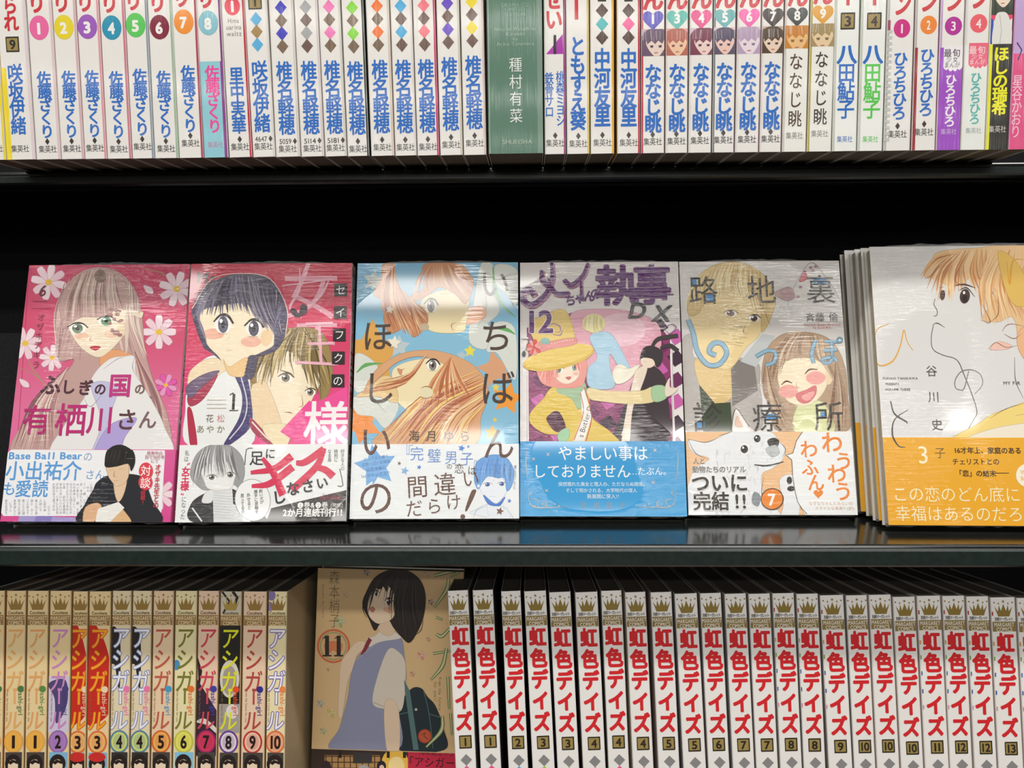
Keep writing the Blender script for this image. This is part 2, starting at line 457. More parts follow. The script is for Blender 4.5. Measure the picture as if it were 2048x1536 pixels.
link('shelf_board', v, f, M_SHELF, bc)
v, f = extrude_x([(ym-.003, Z_MID-.0030), (ym-.0015, Z_MID-.0016), (ym-.0002, Z_MID-.0022), (ym-.0002, zm+.001), (ym-.0015, zm-.0002), (ym-.003, zm+.0012)], XL, XR)
link('shelf_rail', v, f, M_LIP, bc)
v, f = box_vf(XL, XR, .69, .70, .85, 1.70); link('back_panel', v, f, M_BACK, bc)
for x in (XL-.018, XR): v, f = box_vf(x, x+.018, .47, .70, .0, 1.72); link('side_panel', v, f, M_SHELF, bc)
zf = BP.z-.176
bu = up_of(BT); bd = BN
a = BP+bu*(-.1785)
pf = [(a+bd*-.02), (a+bd*.16), (a+bd*.16-bu*.012), (a+bd*-.02-bu*.012)]
v, f = extrude_x([(p.y, p.z) for p in pf], XL, XR); link('shelf_board', v, f, M_SHELF, bc)
# sloping rest behind the face-out books
s0 = Vector((0, .561, Z_MID)); t0 = radians(15.7)
pf = [(s0.y, Z_MID), (s0.y+.13*sin(t0), Z_MID+.13*cos(t0)), (s0.y+.13*sin(t0)+.003, Z_MID+.13*cos(t0)), (s0.y+.05, Z_MID+.004), (s0.y+.05, Z_MID)]
v, f = extrude_x(pf, XL+.01, XR-.01); link('display_rest', v, f, M_BACK, bc)
fl = link('floor', *box_vf(-7, 7, -9, 1.0, -.02, 0), M_FLOOR); fl['kind'] = 'structure'
wb = link('wall_back', *box_vf(-2.5, 2.5, .72, .80, 0, 2.7), M_WALL); wb['kind'] = 'structure'

# ------------------------------------------------------------------ top row: spines
RED, BLUE, INK = 'cf2f3a', '2b6fc6', '3a3634'
ex = np.array([-30, 122, 213, 308, 505, 551, 650, 742, 834, 926, 974, 1088, 1133, 1180, 1233, 1281, 1330, 1375, 1423, 1468, 1517, 1562, 1612, 1663, 1713, 1765, 1821, 1870, 1919, 1969, 2015, 2060])
et = np.array([-56, 101, 195.5, 291.5, 480, 530, 628, 724.7, 818.7, 915, 967, 1083.7, 1127.6, 1175.8, 1229, 1278.7, 1329.5, 1377.7, 1426, 1474, 1523, 1569, 1620.5, 1667, 1720.6, 1772.5, 1827.5, 1879, 1930, 1979, 2028, 2075])
NT = Vector((0, 1, 0))
def top_frame(x0, x1, yb, H=.174, fwd=0.):
    O = hit(x0, 318, (0, TOP_Y-fwd, 0), NT); O.z = Z_TOP+.0002; O.x += .00015
    P1 = hit(x1, 318, (0, TOP_Y-fwd, 0), NT)
    a = hit(float(np.interp(x0, ex, et)), 0, (0, TOP_Y-fwd, 0), NT); b = hit(x0, 318, (0, TOP_Y-fwd, 0), NT)
    lean = atan2(a.x-b.x, a.z-b.z)
    return Frame(O, X3, up_of(0, lean), P1.x-O.x-.00015, H)
class Sp(Sheet):
    """a spine: columns are centred on the spine, heights read off the photograph"""
    def __init__(s, fr, x, y, r0=None):
        super().__init__(fr.W*1000, fr.H*1000, fr); s.xc = x; s.yc = y; s.cu = s.W/2; s.lo[0] = .3; s.hi[0] = s.W-.3
    def v(s, y): return float(s.uv((s.xc, y))[1])
    def rectv(s, y0, y1, col, u0=0, u1=1):
        a, b = s.v(y0), s.v(y1); W = s.W; s.poly_mm([(W*u0, a), (W*u1, a), (W*u1, b), (W*u0, b)], col)
    def col(s, txt, y0, y1, w, c, off=.02, du=0, outline=None, hk=1., rot=None):
        n = len(txt)
        for i, ch in enumerate(txt):
            s.ch_mm(ch, s.cu+du, s.v(y0+(y1-y0)*(i+.5)/n), w*s.k, (y1-y0)/n*s.k*hk, c, off, 90 if ch in 'ー' else 0, 0, outline)
    def row(s, txt, y, w, h, c, off=.0, du=0, pitch=None, outline=None):
        n = len(txt); pk = pitch or w
        if ord(txt[0]) < 0x2000:
            adv = [(max(glyph(q, 0)[2], .22)+.1 if q != ' ' else .35) for q in txt]; kk = w*n/sum(adv)/n*s.k if pitch else None
            tot = sum(adv); sc_ = min((w*s.k)/tot, h*s.k*1.15); p = s.cu+du-sc_*tot/2
            for q, d in zip(txt, adv):
                s.ch_mm(q, p+d*sc_/2, s.v(y), sc_, h*s.k, c, off); p += d*sc_
        else:
            for i, q in enumerate(txt): s.ch_mm(q, s.cu+du+(i-(n-1)/2)*pk*s.k, s.v(y), w*s.k, h*s.k, c, off, 0, 0, outline)
    def dia(s, y, w, h, c, du=0):
        u, v = s.cu+du, s.v(y); a, b = w*s.k/2, h*s.k/2; s.poly_mm([(u, v-b), (u+a, v), (u, v+b), (u-a, v)], c)
    def disc(s, y, rx, ry, c, du=0):
        u, v = s.cu+du, s.v(y); s.poly_mm([(u+rx*s.k*cos(t), v+ry*s.k*sin(t)) for t in np.linspace(0, 2*pi, 22, endpoint=False)], c)
    def ring(s, y, rx, ry, c, w, du=0):
        u, v = s.cu+du, s.v(y); s.stroke_mm([(u+rx*s.k*cos(t), v+ry*s.k*sin(t)) for t in np.linspace(0, 2*pi, 25)], w*s.k, c)
    def numbox(s, y, w, h, n, du=0, fg='2c2620', bg='a08a4e'):
        u, v = s.cu+du, s.v(y); a, b = w*s.k/2, h*s.k/2
        s.poly_mm([(u-a, v-b*.9), (u-a*.9, v-b), (u+a, v-b), (u+a, v+b*.9), (u+a*.9, v+b), (u-a, v+b)], '2c2418')
        s.poly_mm([(u-a*.85, v-b*.8), (u+a*.8, v-b*.8), (u+a*.8, v+b*.8), (u-a*.85, v+b*.8)], bg)
        s.row(n, y, w*.5 if len(n) < 2 else w*.72, h*.8, fg, .03, du)
    def foot(s, y, c=INK, pre=None, dy=15):
        s.row('集英社', y, 12, 14, c, .004, pitch=12)
        if pre is None: s.dia(y-dy, 9, 13, '3a3230')
        elif pre: s.row(pre, y-dy, 24, 13, INK, .01, -1.2); s.dia(y-dy, 8, 12, '3a3230', 4.6)
    def portrait(s, y0, y1, ground, hair, skin, seed=0, side=0):
        """a small printed square with a head in it"""
        s.rectv(y0, y1, ground); W = s.W; a, b = s.v(y0), s.v(y1); h = b-a; rnd = random.Random(seed)
        cx, cy = W*(.5+side), a+h*.55; r = W*.52
        lo, hi = s.lo.copy(), s.hi.copy(); s.lo[1], s.hi[1] = a, b
        s.poly_mm(smooth_closed([(cx-r*1.2, b+3), (cx-r*1.2, cy-r*.4), (cx-r*.6, cy-r*1.15), (cx+r*.5, cy-r*1.2), (cx+r*1.2, cy-r*.3), (cx+r*1.25, b+3)]), hair)
        s.poly_mm(smooth_closed([(cx-r*.7, cy-r*.3), (cx+r*.7, cy-r*.35), (cx+r*.75, cy+r*.3), (cx+r*.1, cy+r*1.05), (cx-r*.6, cy+r*.4)]), skin)
        s.poly_mm([(cx-r*.8, cy-r*.6), (cx+r*.8, cy-r*.6), (cx+r*.55, cy), (cx+r*.2, cy-r*.25), (cx-r*.05, cy+r*.02), (cx-r*.35, cy-r*.25), (cx-r*.7, cy+r*.05)], hair)
        for q in (-.32, .36):
            s.poly_mm([(cx+r*q-r*.15, cy+r*.12), (cx+r*q+r*.15, cy+r*.1), (cx+r*q+r*.1, cy+r*.3), (cx+r*q-r*.1, cy+r*.3)], mixc(hair, '202030', .5))
        s.stroke_mm([(cx-r*.12, cy+r*.72), (cx+r*.18, cy+r*.7)], r*.08, 'b06058')
        for _ in range(7):
            x = cx+rnd.uniform(-1, 1)*r; s.stroke_mm([(x, cy-r*1.05), (x+rnd.uniform(-.1, .1)*r, cy-r*.3)], r*.07, mixc(hair, 'ffffff', rnd.uniform(.05, .35)))
        s.lo, s.hi = lo, hi

def top_book(x0, x1, yb, label, draw, boards=('e2ddd8', 'e2ddd8'), base=PAPER, group='spines on the top row', fwd=0., H=.174, spans=None, D=.112):
    fr = top_frame(x0, x1, yb, H, fwd); s = Sp(fr, (x0+x1)/2, yb)
    if isinstance(boards[0], str):      # the cover picture wraps a little way round onto the spine
        c = boards[1] if x0 < 1270 else boards[0]
        s.poly_mm([(s.W*(.9 if x0 < 1270 else 0), 0), (s.W*(1 if x0 < 1270 else .09), 0), (s.W*(1 if x0 < 1270 else .09), s.H), (s.W*(.9 if x0 < 1270 else 0), s.H)], c)
    draw(s)
    sp = [(0, H*1000, base)]
    if spans: sp = [(0 if a is None else s.v(a), H*1000 if b is None else s.v(b), c) for a, b, c in spans]
    sp = [(max(0, a), min(H*1000, b), c) for a, b, c in sp]
    return spine_book(fr, label, s, sp, boards, group, D=D)

def d_sato(n, c, dy, ring_c):
    def f(s):
        s.col('り', -16+dy, 24+dy, 34, RED, .045, -1.2)
        s.disc(55+dy, 19, 23, mixc(c, '404040', .15), -.6); s.disc(54.5+dy, 18, 22, c, -.6); s.row(n, 56+dy, 14, 27, 'f4f2ee', .05, -.9)
        if n == '8':
            s.rectv(122, 330, '92cfdb'); s.rectv(122, 330, '8c3a8e', .86, 1)
            s.col('佐藤ざくり', 131, 265, 28, 'f0489e', .033, .1); s.row('集英社', 289, 10, 12, 'c878a8', .0, pitch=10)
        else:
            s.col('佐藤ざくり', 143+dy, 276+dy, 28, BLUE, .033, .3); s.foot(298+dy)
    return f
T = top_book
T(-33, 12, 324, 'white paperback cut by the left edge of the photo, top shelf', lambda s: (s.col('咲坂伊緒', 128, 268, 30, BLUE, .035), s.foot(297, pre='')), ('e2ddd8', 'f0dc28'))
def d9(s):
    s.col('られ', -8, 61, 29, RED, .04, -.3); s.numbox(88, 26, 29, '9', -.4); s.col('咲坂伊緒', 128, 268, 31, BLUE, .025, -.1); s.foot(297, pre='')
T(13, 71, 323, 'white spine with red title and brown box numbered nine, yellow edge on its left', lambda s: (s.rectv(135, 330, 'f4dc2c', 0, .2), d9(s)), ('f0dc28', 'e6d4da'))
cs = [('1', 'ee6aa4', 0, 'pink'), ('2', 'ecd62a', -1, 'yellow'), ('3', 'a05cc0', -2, 'purple'), ('4', '2a96b8', 0, 'blue'), ('5', '5ccc5c', -5, 'green'), ('6', '86203a', -1, 'dark maroon'), ('7', 'f5932a', -12, 'orange')]
xs = [72, 122, 169, 214, 264, 309, 358, 408]
bd_ = ['e4c8cc', 'd8b0b8', 'e09aa4', 'd07c8c', '8c9aa8', '9cb89c', 'b04058']
for i, (n, c, dy, cn) in enumerate(cs):
    T(xs[i], xs[i+1], 320, f'white manga spine on the top shelf with a {cn} oval bearing number {n}', d_sato(n, c, dy, c), ('e2ddd8', bd_[i], 1), group='spines with coloured number ovals')
T(408, 457, 315, 'spine with pale blue oval number 8, lower half pale blue with pink lettering', d_sato('8', '88c4d2', -10, ''), ('c84888', '7c2a78'), group='spines with coloured number ovals')
def d_sat(s):
    s.disc(11, 15, 17, 'e83a52', -.2); s.row('1', 11, 9, 26, 'f6f2ee', .05, -.2)
    for y, q in ((40, 'Hima'), (53, 'uarina'), (66, 'waltz')): s.row(q, y, 22 if y == 40 else 30, 12, '7a7470', .0)
    s.col('里中実華', 134, 266, 29, BLUE, .025); s.foot(293)
T(458, 505, 315, 'white spine with a red circle numbered one and three tiny grey words', d_sat, ('e2ddd8', 'c02038', 1))
def d_dia(cols, auth, y0, y1, dias, foot, pre, box=None):
    def f(s):
        if box: s.numbox(2, 26, 28, '1', -.3)
        for y, c in zip(dias, cols): s.dia(y, 23, 27, c, -.2)
        s.col(auth, y0, y1, 32, BLUE, .026, .1); s.foot(foot, pre=pre)
    return f
T(505.5, 551, 314, 'white spine with two sky blue diamonds around a tan one, digits 4647 at its foot', d_dia(('5ab2e0', 'a8874c', '5ab2e0'), '咲坂伊緒', 121, 263, (37, 62, 88), 292, '4647', 1), ('b82038', 'e2ddd8'))
G5 = [('3a38c0', 'deep blue', '5059', 2), ('a9a9aa', 'grey', '5114', 1), ('f47cbc', 'pink', '5181', 0), ('8cdc3c', 'light green', None, 2), ('f57830', 'orange', None, -1), ('4cb0e4', 'sky blue', None, -1), ('f67c88', 'salmon', None, -2), ('6c4ac8', 'purple', None, -6), ('f2da28', 'yellow', None, -9)]
gx = [551.5, 602, 650, 695, 742, 790, 834.5, 880, 927, 974]
gb = ['d8d2cc', 'dcd0d0', 'd8d4cc', '3a4038', 'd8c8b8', 'e0d8d4', 'c83068', 'd0c8b8', 'e0c8c4']
for i, (c, cn, pre, dy) in enumerate(G5):
    br = '7c6650' if i in (0, 2, 3, 4) else '70564c'
    T(gx[i], gx[i+1]-.6-(2 if i == 3 else 0), 316, f'white spine on the top shelf with brown and {cn} diamonds above blue characters', d_dia((c, br, c, br), '椎名軽穂', 121+dy, 266+dy, (12+dy, 38+dy, 64+dy, 90+dy), 295+dy, pre), ('e2ddd8', gb[i], 1), group='spines with diamond columns')
GREEN = '5a806c'
def d_green(s):
    G2 = '9cb8a4'
    for y, q, w_ in ((9, 'DRAMA CD', 52), (18, 'LIMITED', 44), (28, 'EDITION', 40)): s.row(q, y, w_, 9, '86a894', 0, .4)
    for y, q, w_ in ((57, 'Neko to Watashi no', 80), (67, 'Kinyobi', 36), (77, 'by', 10), (87, 'Arina Tanemura', 72)): s.row(q, y, w_, 9, G2, 0, .4)
    s.col('種村有菜', 112, 248, 26, 'eef2ec', -.002, .4, hk=.8); s.row('SHUEISHA', 283, 60, 11, 'a8bca8', 0, 1)
    s.stroke_mm([(1.0, 0), (1.0, 174)], .5, 'a8b8ac')  # shrink-film highlight painted as a pale line down the left
r_ = T(976.5, 1087.5, 304, 'thick dark green boxed edition with thin white characters between the white spines', d_green, ('cfd0c8', '7c9484'), GREEN, fwd=.003)
def d_sei(s):
    s.col('せい', -22, 58, 34, RED, .04, -.4)
    W = s.W; s.poly_mm([(W*.1, s.v(108)), (W*.88, s.v(68)), (W*.9, s.v(108))], 'b02cb0'); s.row('1', 88, 9, 44, '1c1820', .05, .2)
    s.col('桃森ミヨシ', 143, 252, 17, BLUE, .02, 3.2); s.col('鉄骨サロ', 145, 234, 18, BLUE, .02, -3.4); s.foot(286)
T(1089, 1132.5, 308, 'white spine with a black 1 over a magenta triangle, right of the green box', d_sei, ('e2ddd8', '8c2870', 1))
def d_tomo(s):
    s.rectv(-10, 39, RED, .38, .54); s.col('ともすえ葵', 73, 259, 31, BLUE, .035); s.foot(287)
T(1133.5, 1180, 312, 'white spine with a plain red bar at top, second right of the green box', d_tomo, ('e2ddd8', 'd8c060', 1))
for i, (a, b, c, cn) in enumerate(((1181, 1229, '3cb8bc', 'teal'), (1234, 1281, 'f4559c', 'hot pink'))):
    def d_nk(s, c=c):
        s.row('ー', 0, 18, 30, '2a2220', .05); s.dia(21, 24, 27, '50342c'); s.dia(48, 24, 27, c); s.dia(75, 24, 27, '50342c')
        s.col('中河友里', 98, 252, 32, BLUE, .035); s.foot(285)
    T(a, b, 309, f'white spine with one {cn} diamond between two dark brown ones', d_nk, ('d8b840' if i else 'd8cc90', 'e0a830' if i == 0 else 'b82a3c', 1))
H5 = [(1281.5, 1329, '1', '5a50c0', 'violet', ('c8a8b0', '685068', 'ecd4c8')), (1330, 1375, '3', '58bcae', 'aqua', ('e0a8a0', 'b86858', 'f2c8a8')), (1376, 1422.5, '4', 'e84890', 'rose', ('dcc0d0', '7c3850', 'f0d4cc')),
      (1423.5, 1468, '5', '62aeb2', 'grey teal', ('e4ccd0', '5a5068', 'f0c8bc')), (1469, 1517, '6', 'f260b0', 'bright pink', ('dcccd8', 'b8a0bc', 'ecdce4')), (1518, 1562, '7', '3c3030', 'near black', ('c8b0a0', '54402e', 'ecd2bc'))]
hb = ['b02c40', 'c8bcb8', '50484c', '9c4878', 'd85a98', '9c2c2c']
def d_hh(n, c, p, dy, black=0):
    def f(s):
        s.col('ん', -22+dy, 19+dy, 40, RED, .045); u, v = s.cu, s.v(39+dy); r = 20*s.k
        s.poly_mm([(u+r*.0625*16*sin(t)**3, v-r*.066*(13*cos(t)-5*cos(2*t)-2*cos(3*t)-cos(4*t))) for t in np.linspace(0, 2*pi, 26, endpoint=False)], c)
        s.row(n, 38+dy, 12, 22, 'f4f2ee', .04)
        s.portrait(58+dy, 112+dy-(8 if black else 0), p[0], p[1], p[2], n, .12 if n in '14' else 0)
        if black:
            s.col('ななじ眺', 111+dy, 263+dy, 27, black, .01, hk=.82); s.row('集英社', 278+dy, 11, 13, '8c8680', 0, pitch=11)
        else: s.col('ななじ眺', 129+dy, 264+dy, 33, BLUE, .035, .2); s.foot(283+dy, dy=14)
    return f
for i, (a, b, n, c, cn, p) in enumerate(H5):
    T(a, b, 304-i, f'white spine with a {cn} heart bearing number {n} above a small face print', d_hh(n, c, p, -i*1.1), ('c02c44' if i == 0 else 'e2ddd8', hb[i], 1) if i != 3 else ('70787c', hb[3], 1), group='spines with numbered hearts')
T(1563, 1612, 298, 'off-white spine with a charcoal heart numbered 8 over an orange hair print', d_hh('8', '343838', ('c89040', 'cc8430', 'ecbe80'), -7, '584038'), ('d0ccC4'.lower(), 'd8cc88', 1), 'f0efe8', group='spines with numbered hearts')
T(1613, 1662.5, 298, 'off-white spine with a gold heart numbered 9 over a pale brown face print', d_hh('9', 'e0a028', ('c8b478', 'a89060', 'e8cca4'), -11, '403a36'), ('b8a850', 'ccc8b8', 1), 'f0efe8', group='spines with numbered hearts')
for i, (a, b, n, c2) in enumerate(((1663.5, 1713, '3', BLUE), (1714, 1764.5, '4', '58cc50'))):
    def d_ha(s, n=n, c2=c2):
        s.rectv(-10, 11, RED, .44, .58); s.numbox(42, 27, 31, n, .3)
        s.col('八', 90, 126, 38, BLUE, .04, .2); s.col('田鮎子', 127, 236, 34, c2, .024, .2); s.row('集英社', 278, 10, 12, c2, 0, pitch=10)
    T(a, b, 294, f'white spine with brown box number {n} and ' + ('all-blue characters' if i == 0 else 'bright green lower characters'), d_ha, ('c8ccc0', 'd8dcd4'), 'f1f3ee', group='spines with brown number boxes')
for i, (a, b, n, c, cn, yy) in enumerate(((1766, 1820, '1', 'd02c84', 'magenta', 57), (1822, 1870, '2', 'f28a38', 'orange', 50))):
    def d_hi(s, n=n, c=c, yy=yy):
        o = yy-57; s.col('ン', -14+o, 30+o, 33, RED, .045, .8); s.disc(yy, 15.5, 17, c, .8); s.row(n, yy, 8, 22, 'f4f0ee', .02, .8)
        s.col('ひろちひろ', 104+o, 239+o, 28, BLUE, .03, .6); s.foot(268+o*.6, dy=16)
        if n == '1':
            for y in range(60, 288, 12): s.rectv(y, y+6, 'c4c8c4', 0, .2)
            s.rectv(40, 60, 'a04868', 0, .12)
        else: s.rectv(95, 300, 'a02c34', 0, .14)
    T(a, b, 289, f'white spine with a {cn} circle numbered {n} over rounded blue kana', d_hi, ('b8b8b4', 'a83040' if i == 0 else 'd8a0a0', 1), group='spines with numbered circles at the right')
def d_h3(s):
    s.col('ン', -22, 22, 33, RED, .045, .8); s.disc(52, 16, 17, 'b8309c', .6); s.row('3', 52, 10, 22, 'f4f0ee', .02, .6)
    s.rectv(95, 330, 'a352c8'); sticker(s, 'f2eef0', '4a3a50'); s.col('ひろちひろ', 149, 253, 22, 'f6eef6', .03, .3); s.row('集英社', 263, 10, 11, 'd8c0e4', 0, pitch=10)
def d_h4(s):
    s.col('ン', -30, 17, 33, RED, .045, .8); s.disc(47, 16, 17, 'f06470', .6); s.row('4', 47, 11, 22, 'f4f0ee', .02, .6)
    s.rectv(90, 330, 'eef0ea'); sticker(s, 'f06a84', 'fad8dc', -6); s.col('ひろちひろ', 145, 248, 22, '62bcb4', .03, .3); s.row('集英社', 261, 10, 11, 'a8b4b4', 0, pitch=10)
def sticker(s, bg, fg, dy=0):
    W = s.W; a, b = s.v(92+dy), s.v(134+dy); s.poly_mm([(W*.18, a), (W*.98, a), (W*.98, b)]+[(W*(.98-.8*t), b+abs(sin(t*pi*4))*1.2+sin(pi*t)*1.5) for t in np.linspace(0, 1, 17)], bg)
    s.row('最旬', 106+dy, 15, 15, fg, .015, .4, pitch=16); s.row('少女', 119+dy, 10, 11, fg, .005, .6, pitch=12); s.row('まんが', 130+dy, 10, 10, fg, .005, .6, pitch=10)
T(1871, 1919, 289, 'spine with a plum circle numbered 3 and a solid purple lower half', d_h3, ('c8a0d8', 'd0b8cc'), group='spines with numbered circles at the right')
T(1920, 1968.5, 287, 'white spine with a coral circle numbered 4, coral sticker shape and pale teal kana', d_h4, ('e0dcdc', 'e8e020'), group='spines with numbered circles at the right')
def d_hoshi(s):
    s.rectv(-20, 90, '3a58b8', 0, .14); s.disc(22, 26, 20, 'ee4a70'); W = s.W
    s.portrait(-60, 30, 'ecece4', '3c4438', 'f0dcc8', 4); s.poly_mm(smooth_closed([(W*.15, s.v(92)), (W*.2, s.v(36)), (W*.45, s.v(24)), (W*.8, s.v(34)), (W*1.0, s.v(92))]), 'e8e6e0')
    s.stroke_mm([(W*.4, s.v(30)), (W*.5, s.v(60)), (W*.45, s.v(88))], .2, '8c8478')
    s.rectv(88, 330, '383632'); s.rectv(88, 330, 'ecec28', 0, .14); s.col('ほしの瑞希', 94, 229, 29, 'f2ee30', .035, .5); s.row('集英社', 258, 11, 13, 'd8d4cc', 0, pitch=11)
T(1969.5, 2015, 287, 'spine with a black lower half and yellow characters, yellow stripe on its left', d_hoshi, ('e8e020', '484440'))
def d_last(s):
    s.rectv(-60, 107, 'c8a8d8'); s.rectv(107, 330, 'e8588c'); s.col('星谷かおり', 150, 275, 20, 'f4c8d8', .01, -3.5)
    s.disc(60, 10, 30, 'e8d4e8', 2); s.stroke_mm([(2, s.v(85)), (5, s.v(100)), (3, s.v(120))], .8, '4c2c68')
T(2016, 2064, 287, 'pink and lilac spine cut by the right edge of the photo', d_last, ('b070a8', 'e8588c'), 'e8a8c8')

# ------------------------------------------------------------------ lower row: spines
def low_frame(xt, yt, xb, xr, H=.174, back=0.):
    P = BP+BN*back
    A = hit(xt, yt, P, BN); B = hit(xb, 1536, P, BN); R = hit(xr, yt, P, BN)
    up = (A-B).normalized(); X = X3
    X = (X-up*X.dot(up)).normalized()
    bu_ = up_of(BT); h = ((A-P).dot(bu_)+.1765)/up.dot(bu_)     # every book stands on the sloping shelf
    return Frame(A-up*h, X, up, (R-A).length-.0001, h)
CROWN = [(-1, -.55), (-.6, .1), (-.5, -.7), (-.28, .05), (0, -.85), (.28, .05), (.5, -.7), (.6, .1), (1, -.55), (.62, .75), (-.62, .75)]
def crest(s, y0, gold, light, txt, band, jp='別冊マーガレット'):
    k = s.k; u = s.cu; v = s.v(y0+26)
    s.poly_mm([(u+x*17*k, v+y*15*k) for x, y in CROWN], gold)
    for x, y in ((-17, 10), (-9, 12), (9, 12), (17, 10)):
        c = (u+x*k, s.v(y0+y)); s.poly_mm([(c[0]+1.6*k*cos(t), c[1]+1.6*k*sin(t)) for t in np.linspace(0, 2*pi, 8, endpoint=False)], gold)
    c = (u, s.v(y0+8)); s.poly_mm([(c[0]+(3.4 if i % 2 == 0 else 1.5)*k*sin(i*pi/5), c[1]-(3.4 if i % 2 == 0 else 1.5)*k*cos(i*pi/5)) for i in range(10)], gold)
    n = len(jp); pass
    if ord(jp[0]) < 128: s.row(jp, y0+43, 31, 8, '6a5838', .03)
    else: s.row(jp, y0+43, 34/n*1.15, 7, txt, .03, pitch=34/n)
    s.rectv(y0+48, y0+68, band, .03, .97); s.row('MARGARET', y0+54, 38, 10, light, .015); s.row('COMICS', y0+63.5, 30, 10, light, .015)
def nijiiro(n, yt, dots):
    def f(s):
        crest(s, yt, '8f7838', 'efe6d8', '3a342c', '8f7a44')
        s.col('虹色デイズ', yt+69, yt+282, 33, 'd8262c', .055, .2, hk=.84)
        s.numbox(yt+302, 24, 25, n, .5); s.dia(yt+338, 22, 22, '8c8a8a', .5); s.dia(yt+361, 22, 22, ('9ccc3c', 'e86090', '58a8e0')[int(n) % 3], .5)
        if dots:
            for y, c in ((28, 'b03030'), (88, 'd8a030'), (118, '7cb050'), (150, '3c68b8'), (186, '3458a8'), (218, 'd88cb0')):
                s.rectv(yt+y, yt+y+8, c, 0, .07)
    return f
tops = [895, 945, 1002, 1048, 1098, 1150, 1202, 1250, 1301, 1349, 1400, 1449, 1497, 1545, 1593, 1640, 1692, 1738, 1786, 1834, 1885, 1933, 1981, 2034]
rts = [937, 987, 1042, 1093, 1142, 1196, 1244, 1292, 1344, 1395, 1443, 1493, 1541, 1589, 1637, 1688, 1735, 1783, 1831, 1882, 1930, 1978, 2031, 2082]
ys = [1182, 1181, 1183, 1183, 1185, 1185, 1182, 1185, 1185, 1188, 1187, 1188, 1188, 1187, 1188, 1191, 1191, 1190, 1194, 1192, 1192, 1193, 1195, 1196]
nums = '1 1 2 3 3 4 4 4 5 5 6 7 7 8 8 9 10 10 10 11 12 12 13 13'.split()
words = {'1': 'one', '2': 'two', '3': 'three', '4': 'four', '5': 'five', '6': 'six', '7': 'seven', '8': 'eight', '9': 'nine', '10': 'ten', '11': 'eleven', '12': 'twelve', '13': 'thirteen'}
side_r = ['7c746c', '3c3a40', '2a2428', '302830', '6a3038', '38202c', 'e0d4bc', '8c5848', '3a3048', '583040', '282840', '3c2030']
for i, (xt, xr, yt, n) in enumerate(zip(tops, rts, ys, nums)):
    xb = xt+[16, 16, 15, 17, 17, 16, 15, 16, 16, 18, 17, 17, 16, 16, 15, 18, 17, 17, 17, 17, 16, 17, 17, 17][i]
    fr = low_frame(xt, yt, xb, xr-.6); s = Sp(fr, (xt+xr)/2+5, 1350)
    nijiiro(n, yt, n in ('9', '11', '12', '13', '8'))(s)
    same = [j for j, m in enumerate(nums) if m == n and j < 23]
    pos = '' if len(same) == 1 else (', left of the pair' if i == same[0] else ', right of the pair') if len(same) == 2 else (', left of three', ', middle of three', ', right of three')[min(same.index(i), 2)] if i in same else ''
    lab = f'white spine, red title, gold crown, box numbered {words[n]}{pos}'
    if i == 23: lab = 'sliver of a white crowned spine cut by the right edge, lower shelf'
    spine_book(fr, lab, s, [(0, 180, 'f1eeea')], ('e8e2da' if i < 15 else 'e4d8cc', side_r[i % 12], 1) if i < 16 else ('e8dfd4', 'c8b0b0'), 'white crowned spines on the lower shelf', D=.112)

